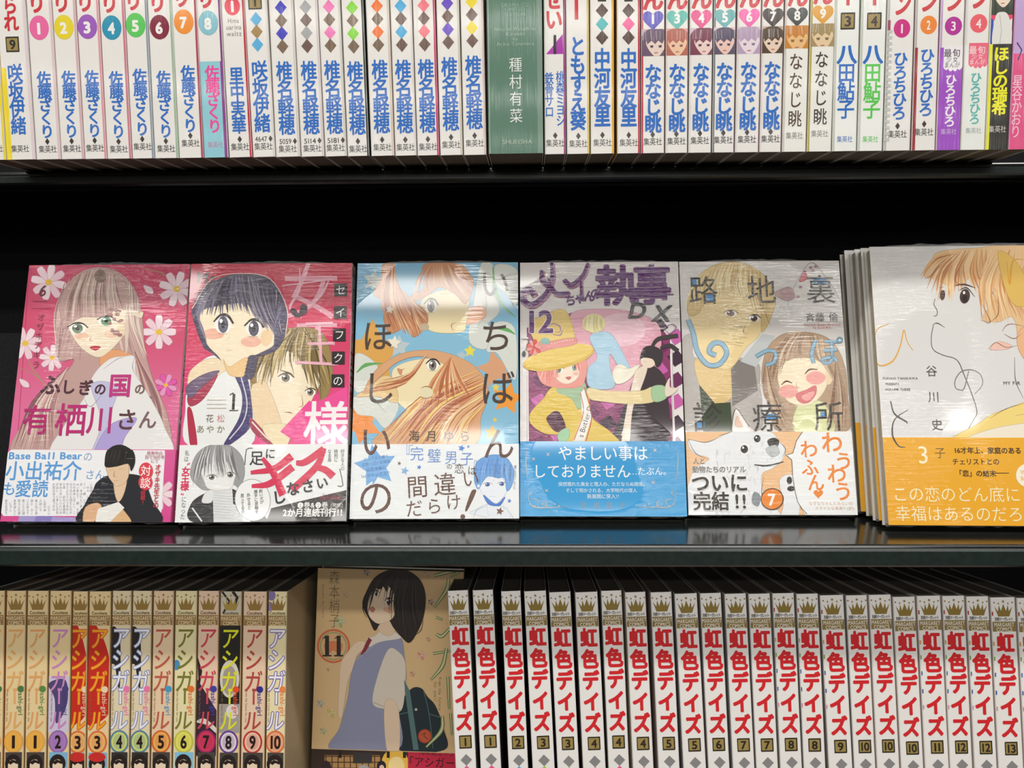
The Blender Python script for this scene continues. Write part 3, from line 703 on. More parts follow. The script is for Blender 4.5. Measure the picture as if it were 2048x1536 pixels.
CREAM = 'ecd3a0'
def ashi(n, yt, c):
    tc, oc, ring, disc, tag, kind = c
    def f(s):
        k = s.k
        if kind == 'red': s.poly_mm(smooth_closed([(0, s.v(yt+70)), (s.W*.25, s.v(yt+62)), (s.W*.8, s.v(yt+105)), (s.W+1, s.v(yt+160)), (s.W+1, s.v(yt+235)), (s.W*.5, s.v(yt+262)), (-1, s.v(yt+250))]), 'cc2c20')
        if kind == 'lav':
            s.rectv(yt+170, yt+283, 'd4cce0'); s.poly_mm(smooth_closed([(0, s.v(yt+185)), (s.W*.8, s.v(yt+178)), (s.W*.9, s.v(yt+225)), (s.W*.4, s.v(yt+265)), (s.W*.3, s.v(yt+215))]), '54487c')
        if kind == 'black':
            s.rectv(yt-3, yt+46, 'cfc8b4'); s.stroke_mm([(1, s.v(yt)), (6, s.v(yt+20)), (2, s.v(yt+44))], 1.4, '2c2824'); s.stroke_mm([(8, s.v(yt)), (11, s.v(yt+12)), (9, s.v(yt+30))], 2, '2c2824')
            s.rectv(yt+68, yt+250, '26241e'); s.disc(yt+175, 19, 36, 'd8d2c4'); s.disc(yt+178, 14, 28, 'a89c90'); s.rectv(yt+225, yt+283, 'a8a098'); s.disc(yt+240, 12, 14, 'e0dcd4', 2)
        if kind == 'dark':
            s.poly_mm([(s.W*.0, s.v(yt+130)), (s.W*.25, s.v(yt+160)), (s.W*.1, s.v(yt+200))], '302420')
            s.poly_mm([(0, s.v(yt+175)), (s.W, s.v(yt+240)), (s.W, s.v(yt+330)), (0, s.v(yt+330))], '3a2838'); s.poly_mm(smooth_closed([(0, s.v(yt+262)), (s.W*.5, s.v(yt+268)), (s.W, s.v(yt+285)), (s.W, s.v(yt+275)), (s.W*.4, s.v(yt+255))]), 'e0d8cc')
        if kind == 'hair': s.poly_mm(smooth_closed([(0, s.v(yt+74)), (s.W*.4, s.v(yt+85)), (s.W*.5, s.v(yt+140)), (s.W*.45, s.v(yt+200)), (s.W*.2, s.v(yt+150)), (0, s.v(yt+140))]), '2a2622')
        if kind == 'violet': s.disc(yt+8, 8, 10, '8878b0', -4); s.disc(yt+30, 7, 9, '9484b8', -5)
        if kind == 'spot': s.disc(yt+148, 7, 10, '4c94c0', -5.5)
        if kind != 'black': crest(s, yt, '9a7a3e', 'ecd8ae', '5c4428', '9c7c48', 'Cocohana')
        else: crest(s, yt, 'b09448', 'ecd8ae', '5c4428', '9c7c48', 'Cocohana')
        s.ch_mm('ー', s.cu+.3, s.v(yt+210), 38*k, 40*k, tc, .0, 90, 0, (.035, oc) if oc else None)
        for j, q in enumerate('アシガ'): s.ch_mm(q, s.cu-.2, s.v(yt+93+j*43.5), 36*k, 43*k, tc, .012, 0, .12, (.035, oc) if oc else None)
        s.ch_mm('ル', s.cu-.2, s.v(yt+258), 36*k, 40*k, tc, .012, 0, .1, (.035, oc) if oc else None)
        s.disc(yt+196, 6.5, 6.5, tag, 4.2); s.layer += 1
        c0 = (s.cu+4.3, s.v(yt+228)); p = -24
        for q in 'ashi-girl':
            d = (glyph(q, 0)[2]+.14)*12; s.ch_mm(q, c0[0], c0[1]+(p+d/2)*k, 13*k, 13*k, tag, .01, -90); p += d
        p = -26
        for q in 'From the future for you':
            d = (glyph(q, 0)[2]+.16)*5 if q != ' ' else 2; s.ch_mm(q, s.cu-4.4, s.v(yt+225)+(p+d/2)*k, 5.5*k, 5.5*k, '8c7450', 0, -90); p += d
        s.disc(yt+301, 19, 22, ring); s.disc(yt+301, 15.5, 18.5, disc); s.disc(yt+301, 12, 15, mixc(disc, ring, .35), 0); s.row(n, yt+301, 13 if len(n) < 2 else 22, 32, '2c1c18', .035)
        s.rectv(yt+322, yt+400, {'hair': '3a3430', 'red': '78b4d8', 'lav': '84b8dc', 'spot': '88c4e4'}.get(kind, '4c4440'), .1, .95)
        u, v = s.cu, s.v(yt+345)
        s.disc(yt+345, 16, 18, '2a201c'); s.disc(yt+350, 10, 13, 'f0d8bc')
        s.poly_mm([(u-10*k, v-2*k), (u-2*k, v-8*k), (u+11*k, v-4*k), (u+8*k, v+1*k), (u+1*k, v-2*k), (u-5*k, v+2*k)], '2a201c')
        if kind == 'red': s.disc(yt+331, 17, 9, 'd0302c')
    return f
AS = [(13, 54, '1', ('e8b06c', None, 'eeaa50', 'f4b84c', '4c7c48', ''), 'brown'), (55, 99, '1', ('e6a868', None, 'eeaa50', 'f4b84c', '5c8c48', ''), ''), (100, 145, '2', ('cf8cc4', None, '9c6cb4', 'b084c4', '4c4480', 'lav'), ''),
      (146, 178, '3', ('f6a828', 'd8501c', 'e4703c', 'f0c074', 'f0d8b4', 'red'), ''), (178.5, 224, '3', ('f6a828', 'd8501c', 'e4703c', 'f0c074', 'f0d8b4', 'red'), ''), (225, 265, '4', ('f0eef4', '7484bc', '5a88a0', 'd4dc78', 'f07cb0', 'hair'), ''),
      (265.5, 306, '4', ('f0eef4', '7484bc', '5a88a0', 'd4dc78', 'f07cb0', 'hair'), ''), (307, 350, '5', ('c4604c', None, 'dc6830', 'f0b860', '48a0cc', ''), ''), (351, 396.5, '6', ('7c7c30', None, 'c8c848', 'ece46c', 'ec7434', 'spot'), ''),
      (397, 440.5, '7', ('d04858', None, 'b02868', 'd83c58', '4444a4', 'dark'), ''), (441, 486, '8', ('e4e42c', None, '6c3c9c', 'e8dce0', 'e85430', 'black'), ''), (487, 536, '9', ('b84a40', None, 'c43830', 'f0c8b0', '34348c', ''), ''),
      (537, 577, '10', ('f4f0f4', '5c48b4', 'e07848', 'f0b088', 'f08c4c', 'violet'), '')]
desc = {'1': 'faded orange title, circle', '2': 'pink title on lavender, circle', '3': 'yellow title on red, circle', '4': 'white title outlined blue, circle', '5': 'brick red title, orange circle', '6': 'olive title, yellow-green circle', '7': 'crimson title over dark hair print, circle', '8': 'yellow title on black, purple circle', '9': 'brownish red title, red circle', '10': 'white title outlined violet, circle'}
for i, (xt, xr, n, c, _) in enumerate(AS):
    yt = 1182+(i == 3 or i == 4)*1+(i > 9)*1
    fr = low_frame(xt, yt, xt-6, xr-2.5); s = Sp(fr, (xt+xr)/2-3, 1350); ashi(n, yt, c)(s)
    pr = [j for j, q in enumerate(AS) if q[2] == n]
    pos = '' if len(pr) == 1 else (', left of the pair' if i == pr[0] else ', right of the pair')
    spine_book(fr, f'cream spine, {desc[n]} numbered {words[n]}{pos}', s, [(0, 180, {'4': 'e8d8b4', '10': 'f0e2b4', '6': 'ece0b0', '5': 'ecd0ac', '9': 'ecceb0', '7': 'ecccb0'}.get(n, CREAM))], ('c8ac7c', 'c4a67c' if n != '10' else 'd6c09a'), 'cream spines at the left of the lower shelf')
fr = low_frame(-33, 1182, -39, 9); s = Sp(fr, -12, 1350); ashi('1', 1182, AS[0][3])(s)
spine_book(fr, 'cream spine cut by the left edge, lower shelf', s, [(0, 180, CREAM)], ('c8ac7c', 'cf8858'), 'cream spines at the left of the lower shelf')
# ------------------------------------------------------------------ middle row: books shown cover outwards
TILT = 15.7
ZB = 1.30-.138
def face_frame(TL, BL, BR, W=None, H=.1745, tilt=TILT, z=ZB):
    a, b = hit_z(*BL, z), hit_z(*BR, z)
    X = (b-a).normalized(); t = radians(tilt)
    up = Vector((0, sin(t), cos(t))); n = up.cross(X).normalized() if False else X.cross(up).normalized()
    T_ = hit(*TL, a, n); up = (T_-a); up = (up-X*up.dot(X)).normalized()
    return Frame(a, X, up, W or (b-a).length, H)
def spine_print(T, H, items, v0=0, v1=None):
    s = Sheet(T*1000, H*1000, v0=v0, v1=v1)
    for it in items:
        if it[0] == 'rect': _, a, b, c = it; s.poly_mm([(1.2, a), (T*1000-.8, a), (T*1000-.8, b), (1.2, b)], c)
        else:
            txt, a, b, wd, c, off = it; n = len(txt)
            for i, q in enumerate(txt): s.ch_mm(q, T*500+.2, a+(b-a)*(i+.5)/n, wd, (b-a)/n*.95, c, off, 90 if q == 'ー' else 0)
    return s
def eye(s, cx, cy, rx, ry, iris, lash='3a2c28', look=0, rot=0):
    s.ell(cx, cy, rx, ry, 'f6f4ee', rot); s.ell(cx+look, cy, rx*.62, ry*.95, mixc(iris, '202020', .35), rot); s.ell(cx+look, cy+ry*.3, rx*.45, ry*.55, iris, rot)
    s.ell(cx+look, cy, rx*.25, ry*.42, '2a2624', rot); s.ell(cx+look-rx*.25, cy-ry*.4, rx*.2, ry*.22, 'ffffff')
    s.line([(cx-rx*1.15, cy-ry*.3), (cx-rx*.3, cy-ry*1.05), (cx+rx*.6, cy-ry*.95), (cx+rx*1.25, cy-ry*.1)], ry*.36, lash, (.5, .6))
    s.line([(cx-rx*.6, cy+ry*1.0), (cx+rx*.5, cy+ry*1.02)], ry*.12, lash)
def scribble(s, x0, x1, y0, y1, n, c, size=16, seed=1):
    rnd = random.Random(seed); K = 'のはにをがとしてたいうこれか人気本読友'
    for i in range(n):
        x = x1-(x1-x0)*(i+.5)/n; m = int((y1-y0)/size)
        for j in range(m):
            if rnd.random() < .9: s.t(rnd.choice(K), x, y0+(j+.5)*size, size*.9, c)
def two(s, o, f):
    f(s); f(o)

# --- first book: pink cover
Z1 = (0, 500, 2.56)
fr = face_frame((49, 525), (1, 1043), (341, 1044)); s = Sheet(fr.W*1000, fr.H*1000, fr, Z1)
ob = s.uv((430, 1022))[1]; s.hi[1] = ob; Hm = fr.H*1000
s.grad(0, Hm, [(0, 'cc4468'), (.3, 'd65478'), (.55, 'e0709c'), (.8, 'e86ca4'), (1, 'e05898')])
s.line([(150, 96), (925, 100), (905, 1010)], 3, 'b02c50', (1, 1), 2); s.line([(150, 96), (88, 1010)], 3, 'b02c50', (1, 1), 2)
for q in (0, 1):
    for k_ in range(5):
        x = (155+k_*14) if not q else (925-k_*26); y = 115+(k_ % 3)*18
        s.line([(x-14, y), (x-8, y-12), (x+6, y-10), (x+8, y+3), (x, y+6)], 3, '8c2c4c')
PH, PD, PL = 'c4a09a', 'a47c7c', 'e2cfc0'
s.lines([[(90, 600), (180, 640), (230, 700), (215, 780)], [(130, 540), (170, 610), (230, 690)], [(720, 90), (830, 120), (900, 190)]], 5, '94a060')
for f_ in ((250, 165, 90, .2), (130, 478, 82, .5), (268, 552, 66, .1), (905, 200, 90, .3), (815, 420, 86, .0), (850, 692, 58, .4)):
    s.flower(f_[0], f_[1], f_[2], 'efcdd8' if f_[1] != 692 else 'e45cb0', 'ecc040', 8, f_[3])
for x, y in ((760, 205), (125, 685)): s.blob([(x-24, y-25), (x+18, y-8), (x+24, y+18), (x-8, y+12)], 'f0d4dc')
# hair behind, shoulders, neck
s.blob([(505, 88), (620, 120), (700, 220), (730, 360), (745, 520), (790, 680), (850, 820), (880, 960), (870, 1040), (690, 1040), (640, 800), (400, 800), (290, 1040), (60, 1040), (110, 900), (220, 760), (330, 640), (380, 560), (300, 560), (285, 400), (310, 240), (390, 130)], PH)
s.hair([(340, 150), (500, 95), (640, 140), (715, 260)], [(290, 500), (330, 560), (720, 560), (745, 520)], 50, 9, [PD, PL, 'd4b4ac', 'b08c88', 'e8d8c8'], .06)
s.hair([(350, 600), (430, 620)], [(75, 1010), (170, 1020), (290, 1010)], 40, 11, [PD, '8c5c64', PL, 'd8a8a8', 'b88484'], .08)
s.hair([(690, 520), (745, 540)], [(690, 1010), (760, 1020), (870, 1010)], 34, 11, [PD, '94686c', PL, 'd8b0a8'], -.07)
s.blob([(520, 540), (590, 510), (690, 545), (685, 600), (600, 640), (520, 600)], 'e8a474')
s.blob([(560, 560), (640, 545), (690, 548), (700, 640), (760, 740), (840, 900), (850, 1060), (290, 1060), (330, 900), (430, 760), (480, 640)], 'ece9e8')
s.blob([(470, 690), (600, 700), (560, 860), (500, 1060), (460, 1060), (520, 880)], 'c8c4e4'); s.blob([(560, 900), (700, 860), (640, 960), (600, 1060), (480, 1060)], 'b4a4dc')
s.lines([[(530, 610), (600, 560), (640, 548)], [(690, 550), (680, 600), (700, 650)], [(430, 760), (470, 800), (560, 690)]], 4, 'a898a8')
# face
s.blob([(350, 260), (500, 210), (640, 260), (650, 380), (625, 450), (560, 520), (505, 550), (440, 520), (385, 460), (350, 380)], 'f3e2c8')
s.ell(630, 395, 28, 48, 'efd6b4', 10); s.ell(420, 440, 36, 20, 'f0c4a8'); s.ell(570, 430, 34, 22, 'f0ccb0')
eye(s, 398, 402, 44, 26, '78906c'); eye(s, 545, 365, 42, 24, '74a878', rot=-8)
s.line([(470, 440), (462, 462), (478, 466)], 4, 'c89078'); s.blob([(462, 500), (488, 492), (516, 498), (490, 514)], 'c8404c')
s.blob([(500, 92), (610, 120), (660, 220), (655, 300), (600, 300), (560, 330), (500, 345), (420, 345), (350, 385), (322, 400), (310, 260), (380, 150)], PH)
s.hair([(400, 130), (500, 96), (600, 130)], [(325, 385), (420, 345), (520, 345), (645, 300)], 44, 9, [PD, '94746c', PL, 'cfae9f'], .05, 5)
s.ell(515, 135, 30, 34, '8c7468'); s.hair([(320, 330), (340, 380)], [(300, 545), (370, 550)], 14, 9, [PD, PL, PH], .05)
s.hair([(650, 280), (720, 330)], [(650, 530), (720, 540)], 16, 9, [PD, PL, PH])
rnd = random.Random(3)
for _ in range(16): s.ell(rnd.uniform(545, 625), rnd.uniform(300, 440), rnd.uniform(7, 15), rnd.uniform(5, 11), 'a87c78')
s.blob([(715, 320), (735, 320), (728, 345)], 'e8dcc0'); s.ell(700, 330, 34, 12, 'e4d4bc', 30)
DK = '54303c'
s.t('6', 222, 207, 80, '5a2c30', .0, shear=.15)
for q, x, y in (('オ', 212, 345), ('ザ', 207, 392), ('キ', 201, 440), ('ア', 196, 487), ('キ', 190, 537), ('ラ', 186, 588)): s.t(q, x, y, 42, '8c4458', -.004)
s.line([(170, 262), (245, 264)], 3, '8c4458', (1, 1)); s.line([(165, 298), (262, 300)], 2, '8c4458', (1, 1))
for q, x, y, z, c in (('ふ', 262, 690, 105, DK), ('し', 352, 700, 75, DK), ('ぎ', 440, 705, 78, DK), ('の', 515, 712, 62, DK), ('の', 718, 712, 56, '806058')): s.t(q, x, y, z, c, .03)
s.t('国', 617, 693, 118, 'c23a80', .03); s.t('、', 790, 740, 50, '7c5c58')
for q, x, z, c in (('有', 190, 150, 'b4246c'), ('栖', 365, 165, 'bc2c74'), ('川', 515, 140, 'bc2c74'), ('さ', 650, 110, '5c3c40'), ('ん', 758, 95, '806468')): s.t(q, x, 868, z, c, .018)
o = Sheet(fr.W*1000, Hm, fr, Z1, v0=ob)
o.grad(ob, Hm, [(0, 'e0609c'), (1, 'dc4c94')])
o.poly([(100, 1360), (420, 1370), (420, 1400), (90, 1400)], 'a89cd4'); o.poly([(190, 1360), (270, 1362), (260, 1400), (170, 1400)], '8c80c4'); o.flower(820, 1250, 80, 'f2d0dc', 'e8c050', 8); o.flower(20, 1260, 70, 'f2d0dc', 'e8c050', 8)
P = [(60, 1022), (845, 1026), (846, 1050), (828, 1340), (812, 1362), (20, 1362), (8, 1345), (40, 1040)]
o.poly(P, 'f3f3f5')
LB = '5a9edc'
o.t('Base Ball Bear', 235, 1053, 46, LB, .03, 1.25); o.t('の', 452, 1058, 48, '8ca0c4'); o.t('小出祐介', 225, 1130, 96, LB, .018); o.t('さん', 488, 1150, 50, '84a8d8', .01); o.t('も', 50, 1222, 68, LB, .012); o.t('愛読', 165, 1222, 84, LB, .018)
scribble(o, 270, 478, 1192, 1360, 12, '9a9aa0', 16); scribble(o, 25, 265, 1275, 1360, 11, '9a9aa0', 16, 2)
# man in a black shirt, looking down at a paper
o.blob([(500, 1190), (560, 1155), (690, 1150), (740, 1180), (780, 1280), (815, 1400), (415, 1400), (440, 1300), (480, 1230)], '26262c')
o.blob([(590, 1160), (650, 1160), (640, 1240), (610, 1290), (590, 1240)], 'e8c8a8')
o.blob([(553, 1100), (650, 1085), (662, 1150), (640, 1195), (600, 1208), (572, 1180), (556, 1150)], 'e6c6a4'); o.lines([[(565, 1128), (585, 1124)], [(610, 1124), (640, 1120)], [(590, 1130), (586, 1158), (598, 1160)]], 4, '9c7858'); o.line([(585, 1182), (612, 1180)], 5, 'b47464')
s.blob([(540, 1090), (560, 1020), (620, 998), (680, 1030), (692, 1080), (660, 1120)], '24221f')
o.blob([(540, 1085), (555, 1024), (620, 998), (680, 1025), (694, 1080), (675, 1130), (660, 1095), (600, 1108), (548, 1112)], '24221f')
o.hair([(560, 1030), (620, 1002), (670, 1030)], [(548, 1100), (600, 1100), (660, 1095)], 16, 4, ['3a3834', '1c1a18'])
o.blob([(440, 1320), (500, 1295), (525, 1320), (510, 1365), (470, 1400), (430, 1400)], 'e2b48c'); o.blob([(530, 1340), (600, 1310), (650, 1350), (670, 1400), (560, 1400)], 'e2b888')
o.poly([(505, 1325), (610, 1290), (640, 1320), (560, 1400), (490, 1400)], 'f0eee8'); o.lines([[(560, 1340), (620, 1335)], [(555, 1360), (630, 1358)], [(560, 1380), (640, 1380)], [(450, 1330), (500, 1325)]], 3, 'b08860')
o.ell(750, 1132, 36, 44, 'e24452'); o.ell(748, 1190, 36, 40, 'e24452'); o.t('対', 750, 1130, 54, 'fbf3f0', .01); o.t('談', 748, 1192, 54, 'fbf3f0', .01)
o.vt('掲載!', 735, 1232, 1305, 26, 'c83848', .01); o.vt('オザキ先生との', 813, 1096, 1322, 29, 'c8303c', .02, x1=800)
for y, q in ((1040, '発売中の'), (1060, '別マ10月号'), (1080, 'にて')): o.t(q, 795, y, 20, 'c88088', .01)
tk = .0135
sp = spine_print(tk, fr.H, [('rect', 0, 10, 'ece4e0'), ('rect', 2, 9, 'b49c74'), ('ふしぎの国の', 16, 60, 6.5, 'b07870', .02), ('有栖川さん', 62, 108, 9.5, 'b03048', .03), ('rect', 110, 130, 'e88cb0')], 0, ob)
so = spine_print(tk, fr.H, [('オザキアキラ', ob+6, ob+44, 6, 'f4e8ee', .03)], ob)
face_book(fr, 'pink manga with a long-haired girl and flowers, leftmost on the middle shelf', s, 'd04c70', tk, 'face-out books on the middle shelf', (ob, Hm, 'de5496', o, 'd8488c'), sp, 'ecdcdc', spine_obi=so)

# --- second book: crimson cover
Z2 = (330, 500, 2.56)
fr = face_frame((385, 527), (350, 1045), (691, 1042)); s = Sheet(fr.W*1000, fr.H*1000, fr, Z2); Hm = fr.H*1000
ob = s.uv((500, 996))[1]; s.hi[1] = ob
s.grad(0, Hm, [(0, 'c8304c'), (.35, 'd64068'), (.6, 'ea4c8c'), (1, 'f05c9c')])
s.t('M', 193, 140, 74, '40242c', .05, 1.1); s.t('c', 243, 142, 64, '40242c', .05); s.line([(160, 166), (262, 168)], 3, '40242c', (1, 1))
SK = 'f6e6c8'
s.t('女', 745, 205, 330, 'e8a4b4', -.004, .95); s.t('王', 775, 480, 265, 'e8a8ba', -.004)
# guy behind
s.blob([(470, 520), (540, 430), (700, 395), (810, 430), (855, 560), (850, 700), (800, 780), (760, 700), (480, 760), (440, 640)], '9c8450')
s.blob([(500, 560), (640, 520), (790, 640), (765, 740), (700, 850), (640, 890), (560, 900), (500, 800), (470, 680)], SK)
s.blob([(470, 680), (520, 680), (600, 900), (560, 960), (450, 900), (440, 720)], 'efd4ac')
eye(s, 618, 655, 34, 22, '8c7c64', rot=14); eye(s, 745, 728, 26, 18, '8c7c64', rot=14)
s.lines([[(590, 615), (640, 632), (665, 655)], [(722, 700), (760, 722)]], 9, '5c4830'); s.line([(700, 740), (705, 795), (680, 805)], 5, 'b49068'); s.line([(612, 830), (640, 832), (655, 838)], 6, '9c6c50')
s.hair([(600, 420), (690, 398), (790, 425)], [(450, 640), (520, 680), (600, 600), (700, 600), (780, 740), (845, 660)], 70, 13, ['9a8250', '7c6840', 'b8a068', '5c4c30', 'cdb880'], .07, 14)
s.lines([[(720, 400), (780, 540), (800, 760)], [(700, 400), (820, 560), (850, 700)], [(680, 400), (560, 520), (540, 700)], [(690, 400), (640, 520), (660, 640)]], 8, '544428')
# girl in front
s.blob([(120, 700), (200, 560), (330, 540), (420, 600), (440, 760), (440, 1000), (120, 1000), (105, 820)], 'eef0ee')
s.blob([(115, 690), (130, 620), (210, 560), (300, 560), (330, 600), (250, 660), (180, 740), (115, 700)], 'f2dcb8')
s.blob([(120, 740), (200, 680), (270, 640), (200, 760), (130, 800)], 'b04058'); s.blob([(110, 700), (190, 640), (280, 620), (190, 700), (130, 760)], '74607c')
s.blob([(350, 620), (415, 640), (442, 780), (440, 900), (350, 985), (300, 1000), (380, 860), (395, 740)], '4c4474')
s.line([(390, 650), (420, 780), (400, 880), (330, 970)], 6, 'd8d8e4', (1, 1)); s.blob([(115, 820), (140, 830), (165, 1000), (130, 1000)], 'b8304c')
s.blob([(440, 860), (520, 940), (590, 990), (560, 1010), (450, 930)], 'a83850'); s.line([(445, 880), (520, 960), (580, 1000)], 7, 'f0e4dc', (1, 1)); s.line([(600, 900), (560, 1000)], 12, '4c3c60', (1, 1))
s.blob([(500, 900), (640, 900), (620, 1010), (560, 1000)], 'f2e0b8')
HB, HC = '4c445c', ['5c5470', '38303f', '746c84', '8c8496', '4a4258']
s.blob([(140, 300), (200, 190), (330, 130), (470, 125), (570, 180), (625, 320), (615, 440), (560, 520), (440, 560), (420, 640), (360, 620), (230, 520), (200, 500), (160, 400)], HB)
s.blob([(180, 330), (260, 290), (420, 280), (540, 400), (560, 480), (480, 530), (400, 560), (325, 600), (270, 540), (210, 470)], SK)
s.ell(520, 450, 30, 44, 'f0d0a4', 10); s.ell(250, 430, 55, 28, 'f0b8a0'); s.ell(440, 470, 52, 28, 'f0b8a0')
s.blob([(300, 560), (330, 598), (420, 550), (420, 640), (330, 640)], 'efc890')
eye(s, 298, 382, 42, 46, '686478'); eye(s, 455, 402, 42, 42, '5c5468')
s.line([(330, 440), (322, 460)], 4, 'c09478'); s.line([(318, 515), (342, 512)], 6, 'c07870')
s.hair([(250, 170), (380, 128), (500, 150)], [(150, 350), (260, 330), (400, 310), (520, 400), (600, 430)], 66, 14, HC, .06, 12)
s.hair([(440, 130), (560, 190), (620, 320)], [(560, 440), (600, 420), (540, 520)], 24, 12, HC+['a89cac'], .05)
s.hair([(160, 320), (170, 420)], [(210, 470), (240, 540)], 8, 10, HC)
for i_ in range(6): s.blob([(440-i_*4, 540+i_*18), (480-i_*4, 545+i_*18), (460-i_*5, 572+i_*18), (425-i_*4, 560+i_*18)], HB); s.line([(440-i_*4, 545+i_*18), (465-i_*5, 568+i_*18)], 3, '8c8498')
s.lines([[(140, 300), (240, 150), (400, 122), (540, 150), (625, 300), (618, 440)]], 5, 'e8c8c4', (1, 1))
s.t('女', 745, 205, 326, 'ecb4c0', -.006, .95) if 0 else None
s.line([(690, 95), (690, 200), (640, 300), (700, 350)], 16, 'ecb4c2'); s.line([(850, 130), (800, 230), (680, 350)], 16, 'ecb4c2'); s.line([(600, 185), (860, 150)], 11, 'ecb4c2', (.6, .8))
s.lines([[(720, 380), (860, 375)], [(730, 480), (860, 478)], [(670, 575), (870, 585)], [(790, 380), (800, 580)]], 15, 'ecb4c2', (1, 1))
s.blob([(640, 310), (665, 300), (685, 325), (700, 280), (728, 290), (722, 325), (700, 335), (690, 345), (665, 340)], '3c2434')
s.poly([(590, 930), (740, 770), (760, 790), (935, 700), (935, 1000), (700, 1000)], 'f0509a')
s.t('様', 825, 890, 235, 'faf4f4', .012, outline=(.012, 'f8b4cc'))
for q, x, y in (('セ', 900, 205), ('イ', 898, 320), ('フ', 893, 435), ('ク', 888, 553), ('の', 886, 670)): s.rect(x-33, y-33, x+33, y+33, '2c2226'); s.t(q, x, y, 54, 'f0ece8')
s.t('1', 352, 775, 108, '3a3230', .02); s.line([(330, 822), (375, 822)], 5, '3a3230', (1, 1)); s.line([(332, 742), (352, 732)], 6, '3a3230', (1, 1))
s.t('花', 230, 862, 42, '7a7068'); s.t('松', 287, 862, 42, 'd89094')
for q, x in (('あ', 182), ('や', 232), ('か', 286)): s.t(q, x, 917, 42, '8a7c60')
for y in (768, 790, 810): s.line([(215, y), (315, y)], 3, 'c8b0a0', (1, 1))
o = Sheet(fr.W*1000, Hm, fr, Z2, v0=ob)
o.grad(ob, Hm, [(0, 'f0f2f1'), (1, 'eef0f0')])
o.blob([(150, 1395), (135, 1300), (220, 1240), (330, 1220), (400, 1260), (480, 1330), (500, 1400)], '3a3a3c'); o.line([(140, 1320), (190, 1390)], 7, 'e8e8e8', (1, 1))
o.blob([(210, 1240), (250, 1225), (240, 1290), (190, 1290)], 'e4e4e4'); o.poly([(245, 1225), (345, 1220), (350, 1300), (430, 1340), (440, 1400), (250, 1400)], 'dcdede')
o.blob([(130, 1150), (160, 1050), (230, 1000), (330, 1000), (395, 1060), (408, 1150), (380, 1215), (340, 1200), (220, 1230), (170, 1210)], 'a0a0a0')
o.blob([(190, 1120), (280, 1080), (360, 1110), (355, 1180), (330, 1225), (230, 1225), (200, 1180)], 'ececea'); eye(o, 240, 1165, 24, 13, '707070', '404040'); eye(o, 335, 1152, 24, 13, '707070', '404040')
o.hair([(200, 1010), (280, 998), (350, 1015)], [(140, 1200), (220, 1150), (290, 1170), (340, 1140), (400, 1180)], 54, 8, ['8c8c8c', 'c4c4c4', '747474', 'dcdcdc'], .05, 10)
for _ in range(10): y = 1240+_*14; o.line([(250, y), (340, y+8)], 4, 'b4b8ba')
o.vt('私は', 117, 1025, 1085, 24, '6a6460', .0, x1=108); o.vt('女王様', 110, 1110, 1232, 44, 'd8305c', .035, x1=100); o.vt('になった', 100, 1262, 1380, 26, '6a6460', .0, x1=90)
for x, y in ((120, 1092), (128, 1090), (88, 1245), (96, 1247)): o.line([(x, y), (x-5, y+10)], 5, 'd8305c', (1, 1))
o.ell(450, 1280, 92, 108, '9a9a9a', -8, 30); o.ell(450, 1280, 89, 105, 'f4f5f4', -8, 30)
o.vt('飼い犬が', 490, 1225, 1300, 19, '4a4a4a', .02, x1=498); o.vt('勝手に首輪を', 465, 1228, 1350, 19, '4a4a4a', .02, x1=472); o.vt('外せると', 428, 1245, 1330, 19, '4a4a4a', .02, x1=434); o.vt('思ってるの？', 396, 1248, 1372, 19, '4a4a4a', .02, x1=402)
o.line([(450, 1015), (418, 1022), (410, 1100)], 4, '4a4a4a', (1, 1), 2); o.line([(895, 1120), (912, 1205), (885, 1208)], 4, '4a4a4a', (1, 1), 2)
o.t('足', 470, 1065, 74, '3c3c3e', .012); o.t('に', 540, 1042, 56, '3c3c3e', .012)
RD = 'dc3c5c'
o.line([(490, 1075), (560, 1150), (640, 1090)], 1, RD) if 0 else None
o.lines([[(440, 1140), (560, 1120), (650, 1055)], [(445, 1210), (540, 1195), (655, 1110)], [(500, 1065), (560, 1150), (605, 1255)]], 34, RD, (.55, 1.15))
o.lines([[(672, 1090), (720, 1085), (815, 1020)], [(815, 1015), (775, 1110), (650, 1230)], [(762, 1110), (820, 1125), (862, 1160)]], 34, RD, (.7, 1.1))
for q, x, y, z in (('し', 585, 1265, 70), ('な', 655, 1222, 70), ('さ', 732, 1208, 68), ('い', 805, 1192, 62)): o.t(q, x, y, z, '3a3a3c', .03, rot=10)
o.vt('好きな人の', 910, 1020, 1130, 21, '5a5a5a', .0); o.vt('特別に', 876, 1020, 1085, 21, '5a5a5a', .0); o.vt('なる為', 843, 1020, 1085, 21, '5a5a5a', .0)
o.poly([(545, 1322), (960, 1222), (955, 1400), (515, 1400)], '3c3634')
o.t('❶巻&❷巻', 757, 1306, 33, 'f4f2f0', .012); o.t('[完結]', 880, 1306, 22, 'e0dcd8'); o.t('2か月連続刊行!!', 758, 1344, 41, 'f8f6f4', .025); o.t('マーガレット', 850, 1254, 15, '8c3044'); o.t('話題の新連載', 848, 1270, 17, '9c3048', .01)
sp = spine_print(tk, fr.H, [('rect', 2, 9, '9c9488'), ('セイフクの', 14, 55, 6, 'b83850', .02), ('女王様', 58, 100, 9.5, 'c83050', .04)], 0, ob)
so = spine_print(tk, fr.H, [('花松あやか', ob+6, ob+44, 6, 'e0dcdc', .03)], ob)
face_book(fr, 'crimson manga with a dark-haired girl and blond boy, second from left, middle shelf', s, 'c83050', tk, 'face-out books on the middle shelf', (ob, Hm, 'eef0f0', o, '2c2828'), sp, 'e8e0e0', spine_obi=so)

